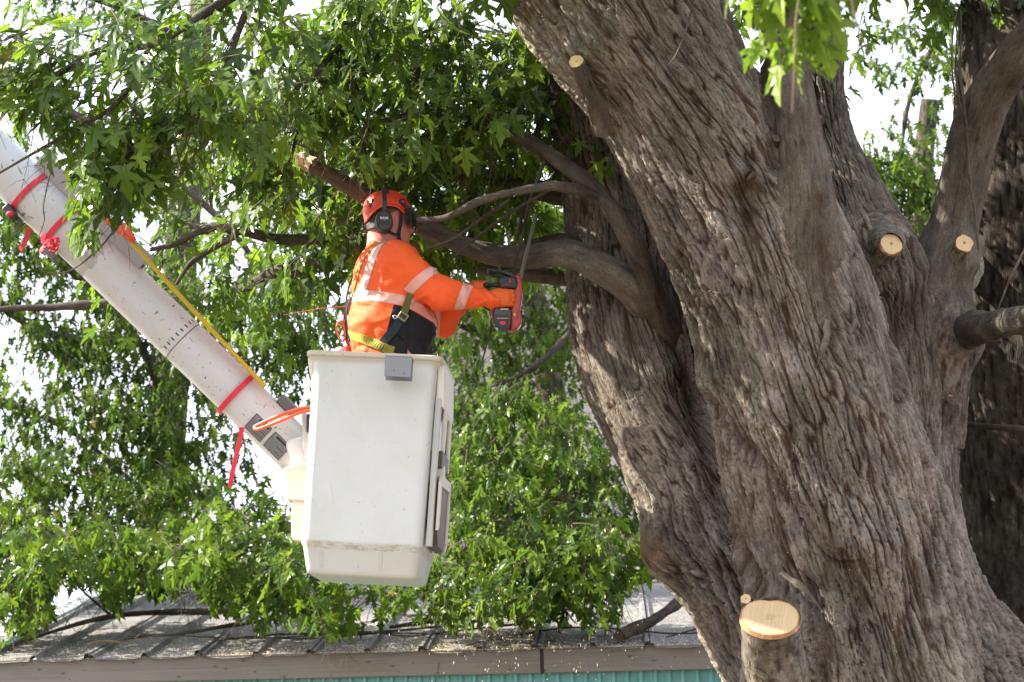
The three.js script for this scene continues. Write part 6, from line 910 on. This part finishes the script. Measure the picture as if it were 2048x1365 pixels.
  mesh('housing', merge([Z(extrude(sl([[1030, 560], [1037, 552], [1044, 570], [1046, 590], [1042, 615], [1040, 626], [1044, 640], [1042, 655], [1035, 664], [1024, 669], [1020, 664], [1020, 630], [1024, 615], [1027, 590]]), 0.085, 0.012), -0.01), Z(extrude(sl([[980, 618], [1000, 616], [1024, 622], [1024, 668], [1000, 660], [986, 652]]), 0.07, 0.01), -0.03)]), sawO, saw, 'orange-red saw housing');
  mesh('front_block', Z(extrude(sl([[996, 566], [1008, 560], [1030, 562], [1036, 572], [1033, 586], [1000, 585]]), 0.09, 0.01), 0.0), sawB, saw);
  mesh('battery', merge([Z(extrude(sl([[986, 632], [990, 625], [1018, 626], [1023, 632], [1021, 662], [1016, 669], [996, 667], [988, 658]]), 0.085, 0.01), 0.03)]), phys([0.015, 0.016, 0.018], 0.4, { clearcoat: 0.3 }), saw);
  { const t = canvasTex(256, 256, (c, w) => { c.fillStyle = '#101114'; c.fillRect(0, 0, w, w); c.fillStyle = '#9c8f84'; const r = rng(3); for (let x = 20; x < 236; x += 15) c.fillRect(x, 52, 11, 26); c.fillStyle = '#d81c16'; c.beginPath(); c.ellipse(140, 158, 58, 36, 0.1, 0, 7); c.fill(); }); const l = new THREE.PlaneGeometry(26 * K, 26 * K).translate((1004.5 - 1015) * K, -(654 - 605) * KY, 0.0735); mesh('battery_print', l, phys([1, 1, 1], 0.4, { map: t }), saw); }
  mesh('battery_latch', boxAt(0.038, 0.008, 0.01, (1009 - 1015) * K, -(630 - 605) * KY, 0.074, 0.003).rotateZ(-0.0), std([0.45, 0.42, 0.28], 0.5), saw);
  mesh('warning_sticker', new THREE.PlaneGeometry(0.01, 0.016).translate((1029 - 1015) * K, -(637 - 605) * KY, 0.0345), std([0.7, 0.5, 0.03], 0.5), saw);
  mesh('air_slots', merge([0, 1, 2, 3].map((i) => boxAt(0.012, 0.003, 0.004, (1035 - 1015) * K, -(632 + i * 4.2 - 605) * KY, 0.0335, 0.001))), sawB, saw);
  mesh('emblem', merge([boxAt(0.008, 0.016, 0.003, (1020 - 1015) * K, -(571 - 605) * KY, 0.0458, 0.001).rotateZ(0.0), boxAt(0.005, 0.008, 0.003, (1021 - 1015) * K, -(568 - 605) * KY, 0.0465, 0.001), boxAt(0.014, 0.004, 0.003, (1013 - 1015) * K, -(578 - 605) * KY, 0.0458, 0.001)]), phys([0.6, 0.02, 0.02], 0.4), saw);
  mesh('hand_guard', merge([Z(extrude(sl([[974, 545], [990, 546], [1010, 549], [1026, 555], [1035, 566], [1032, 572], [1020, 562], [1000, 560], [978, 553]]), 0.02, 0.004, [sl([[980, 549], [984, 552], [1002, 556.5], [1018, 557], [1008, 553], [992, 550]])]), -0.03), Z(extrude(sl([[974, 545], [990, 546], [1010, 549], [1026, 555], [1035, 566], [1020, 560], [1000, 552], [978, 549]]), 0.12, 0.004), -0.02)]), sawB, saw, 'black hand guard');
  mesh('front_handle', tube([[1004, 577, 0.0], [985, 574, -0.01], [966, 573, -0.04], [957, 572, -0.055], [952, 576, -0.09], [962, 600, -0.12], [1000, 625, -0.11]].map(([x, y, z]) => V((x - 1015) * K, -(y - 605) * KY, z)), 0.012, 14), sawB, saw);
  mesh('rear_handle', tube([[1016, 584, 0.02], [1018, 604, 0.022], [1014, 628, 0.02]].map(([x, y, z]) => V((x - 1015) * K, -(y - 605) * KY, z)), 0.017, 14), sawB, saw);
  mesh('handle_grip', tube([[976, 574, -0.02], [968, 573, -0.038]].map(([x, y, z]) => V((x - 1015) * K, -(y - 605) * KY, z)), 0.0165, 14, 0.01), phys([0.03, 0.03, 0.033], 0.7), saw);
  { const a = V((1038 - 1015) * K, -(572 - 605) * KY, -0.01), b = V((1073 - 1015) * K, -(425 - 605) * KY, -0.06), d = b.clone().sub(a), len = d.length(); d.normalize(); const nrm = V(0, 0, 0).crossVectors(d, V(-0.17, 0, 1)).normalize(), wv = V(0, 0, 0).crossVectors(d, nrm).normalize(), m = new THREE.Matrix4().makeBasis(wv, d, nrm).setPosition(a), sh = (w, l0) => { const s = [[-w, l0], [w, l0]]; for (let i = 0; i <= 10; i++) { const t = i / 10 * Math.PI; s.push([w * Math.cos(t), len - w + w * Math.sin(t)]); } return s; };
    mesh('guide_bar', extrude(sh(0.026, 0), 0.005, 0.001).applyMatrix4(m), phys([0.30, 0.295, 0.29], 0.5), saw, 'thin grey guide bar seen edge-on');
    const links = []; for (let i = 0; i < 30; i++) for (const k of [-1, 1]) links.push(boxAt(0.006, 0.008, 0.008, k * 0.029, i / 30 * (len - 0.03) + 0.02, 0, 0.001)); for (let i = 0; i < 8; i++) { const t = (i + 0.5) / 8 * Math.PI; links.push(boxAt(0.006, 0.008, 0.008, 0, 0, 0, 0.001).rotateZ(t).translate(0.029 * Math.cos(t), len - 0.026 + 0.029 * Math.sin(t), 0)); } mesh('saw_chain', merge(links).applyMatrix4(m), phys([0.14, 0.135, 0.13], 0.5), saw); }
}

// ---------------------------------------------------------------- sawdust: chips on the roof and in the air
{
  const r = rng(99), chip = new THREE.BoxGeometry(1, 1, 1), chips = (name, label, n, place, mat) => { const m = new THREE.InstancedMesh(chip, mat, n), q = new THREE.Quaternion(), e = new THREE.Euler(); for (let i = 0; i < n; i++) { const [p, sx, sy, sz, rot] = place(i); e.set(...rot); m.setMatrixAt(i, new THREE.Matrix4().compose(p, q.setFromEuler(e), V(sx, sy, sz))); } m.name = name; m.castShadow = m.receiveShadow = true; scene.add(m); return tag(m, label, 'sawdust', null, 'stuff'); };
  const dust = std([0.78, 0.62, 0.42], 0.9);
  chips('sawdust_litter', 'pale sawdust scattered over the grey roof sheets', 9000, () => { const near = r() < 0.6, s = near ? 3.1 + (r() + r() + r() - 1.5) * 1.9 : r() * 6, k = 0.6 + r() * 1.6; return [onRoof(clamp(s, 0, 7), Math.pow(r(), 1.6) * 2.0 + 0.01, 0.006), 0.005 * k, 0.002, 0.003 * k, [r() * 0.5, r() * 6, r() * 0.5]]; }, dust);
  chips('falling_sawdust', 'pale sawdust chips falling in the air before the roof edge', 420, () => { const px = 1060 + (r() + r() + r() - 1.5) * 330, py = 640 + Math.pow(r(), 0.55) * 740, k = 0.5 + r(); return [at(px, py, 11.4 + r() * 2.6), 0.003 * k, 0.010 * k * (0.4 + r()), 0.0025, [r() * 0.6, r() * 6, (r() - 0.5) * 0.9]]; }, dust);
  chips('chips_on_bark', 'tiny pale wood chips stuck on the bark of the old maple', 140, () => { const px = 1450 + (r() - 0.5) * 700, py = 650 + r() * 700, k = 0.5 + r() * 0.7; return [at(px, py, surf(px, py) - 0.012), 0.003 * k, 0.003 * k, 0.002, [r() * 3, r() * 3, r() * 3]]; }, dust);
}

const renderer = new THREE.WebGLRenderer({ antialias: true });
renderer.setSize(1024, 682); renderer.shadowMap.enabled = true; renderer.toneMapping = THREE.LinearToneMapping; renderer.toneMappingExposure = EXPOSURE; renderer.outputColorSpace = THREE.SRGBColorSpace;
renderer.render(scene, camera);
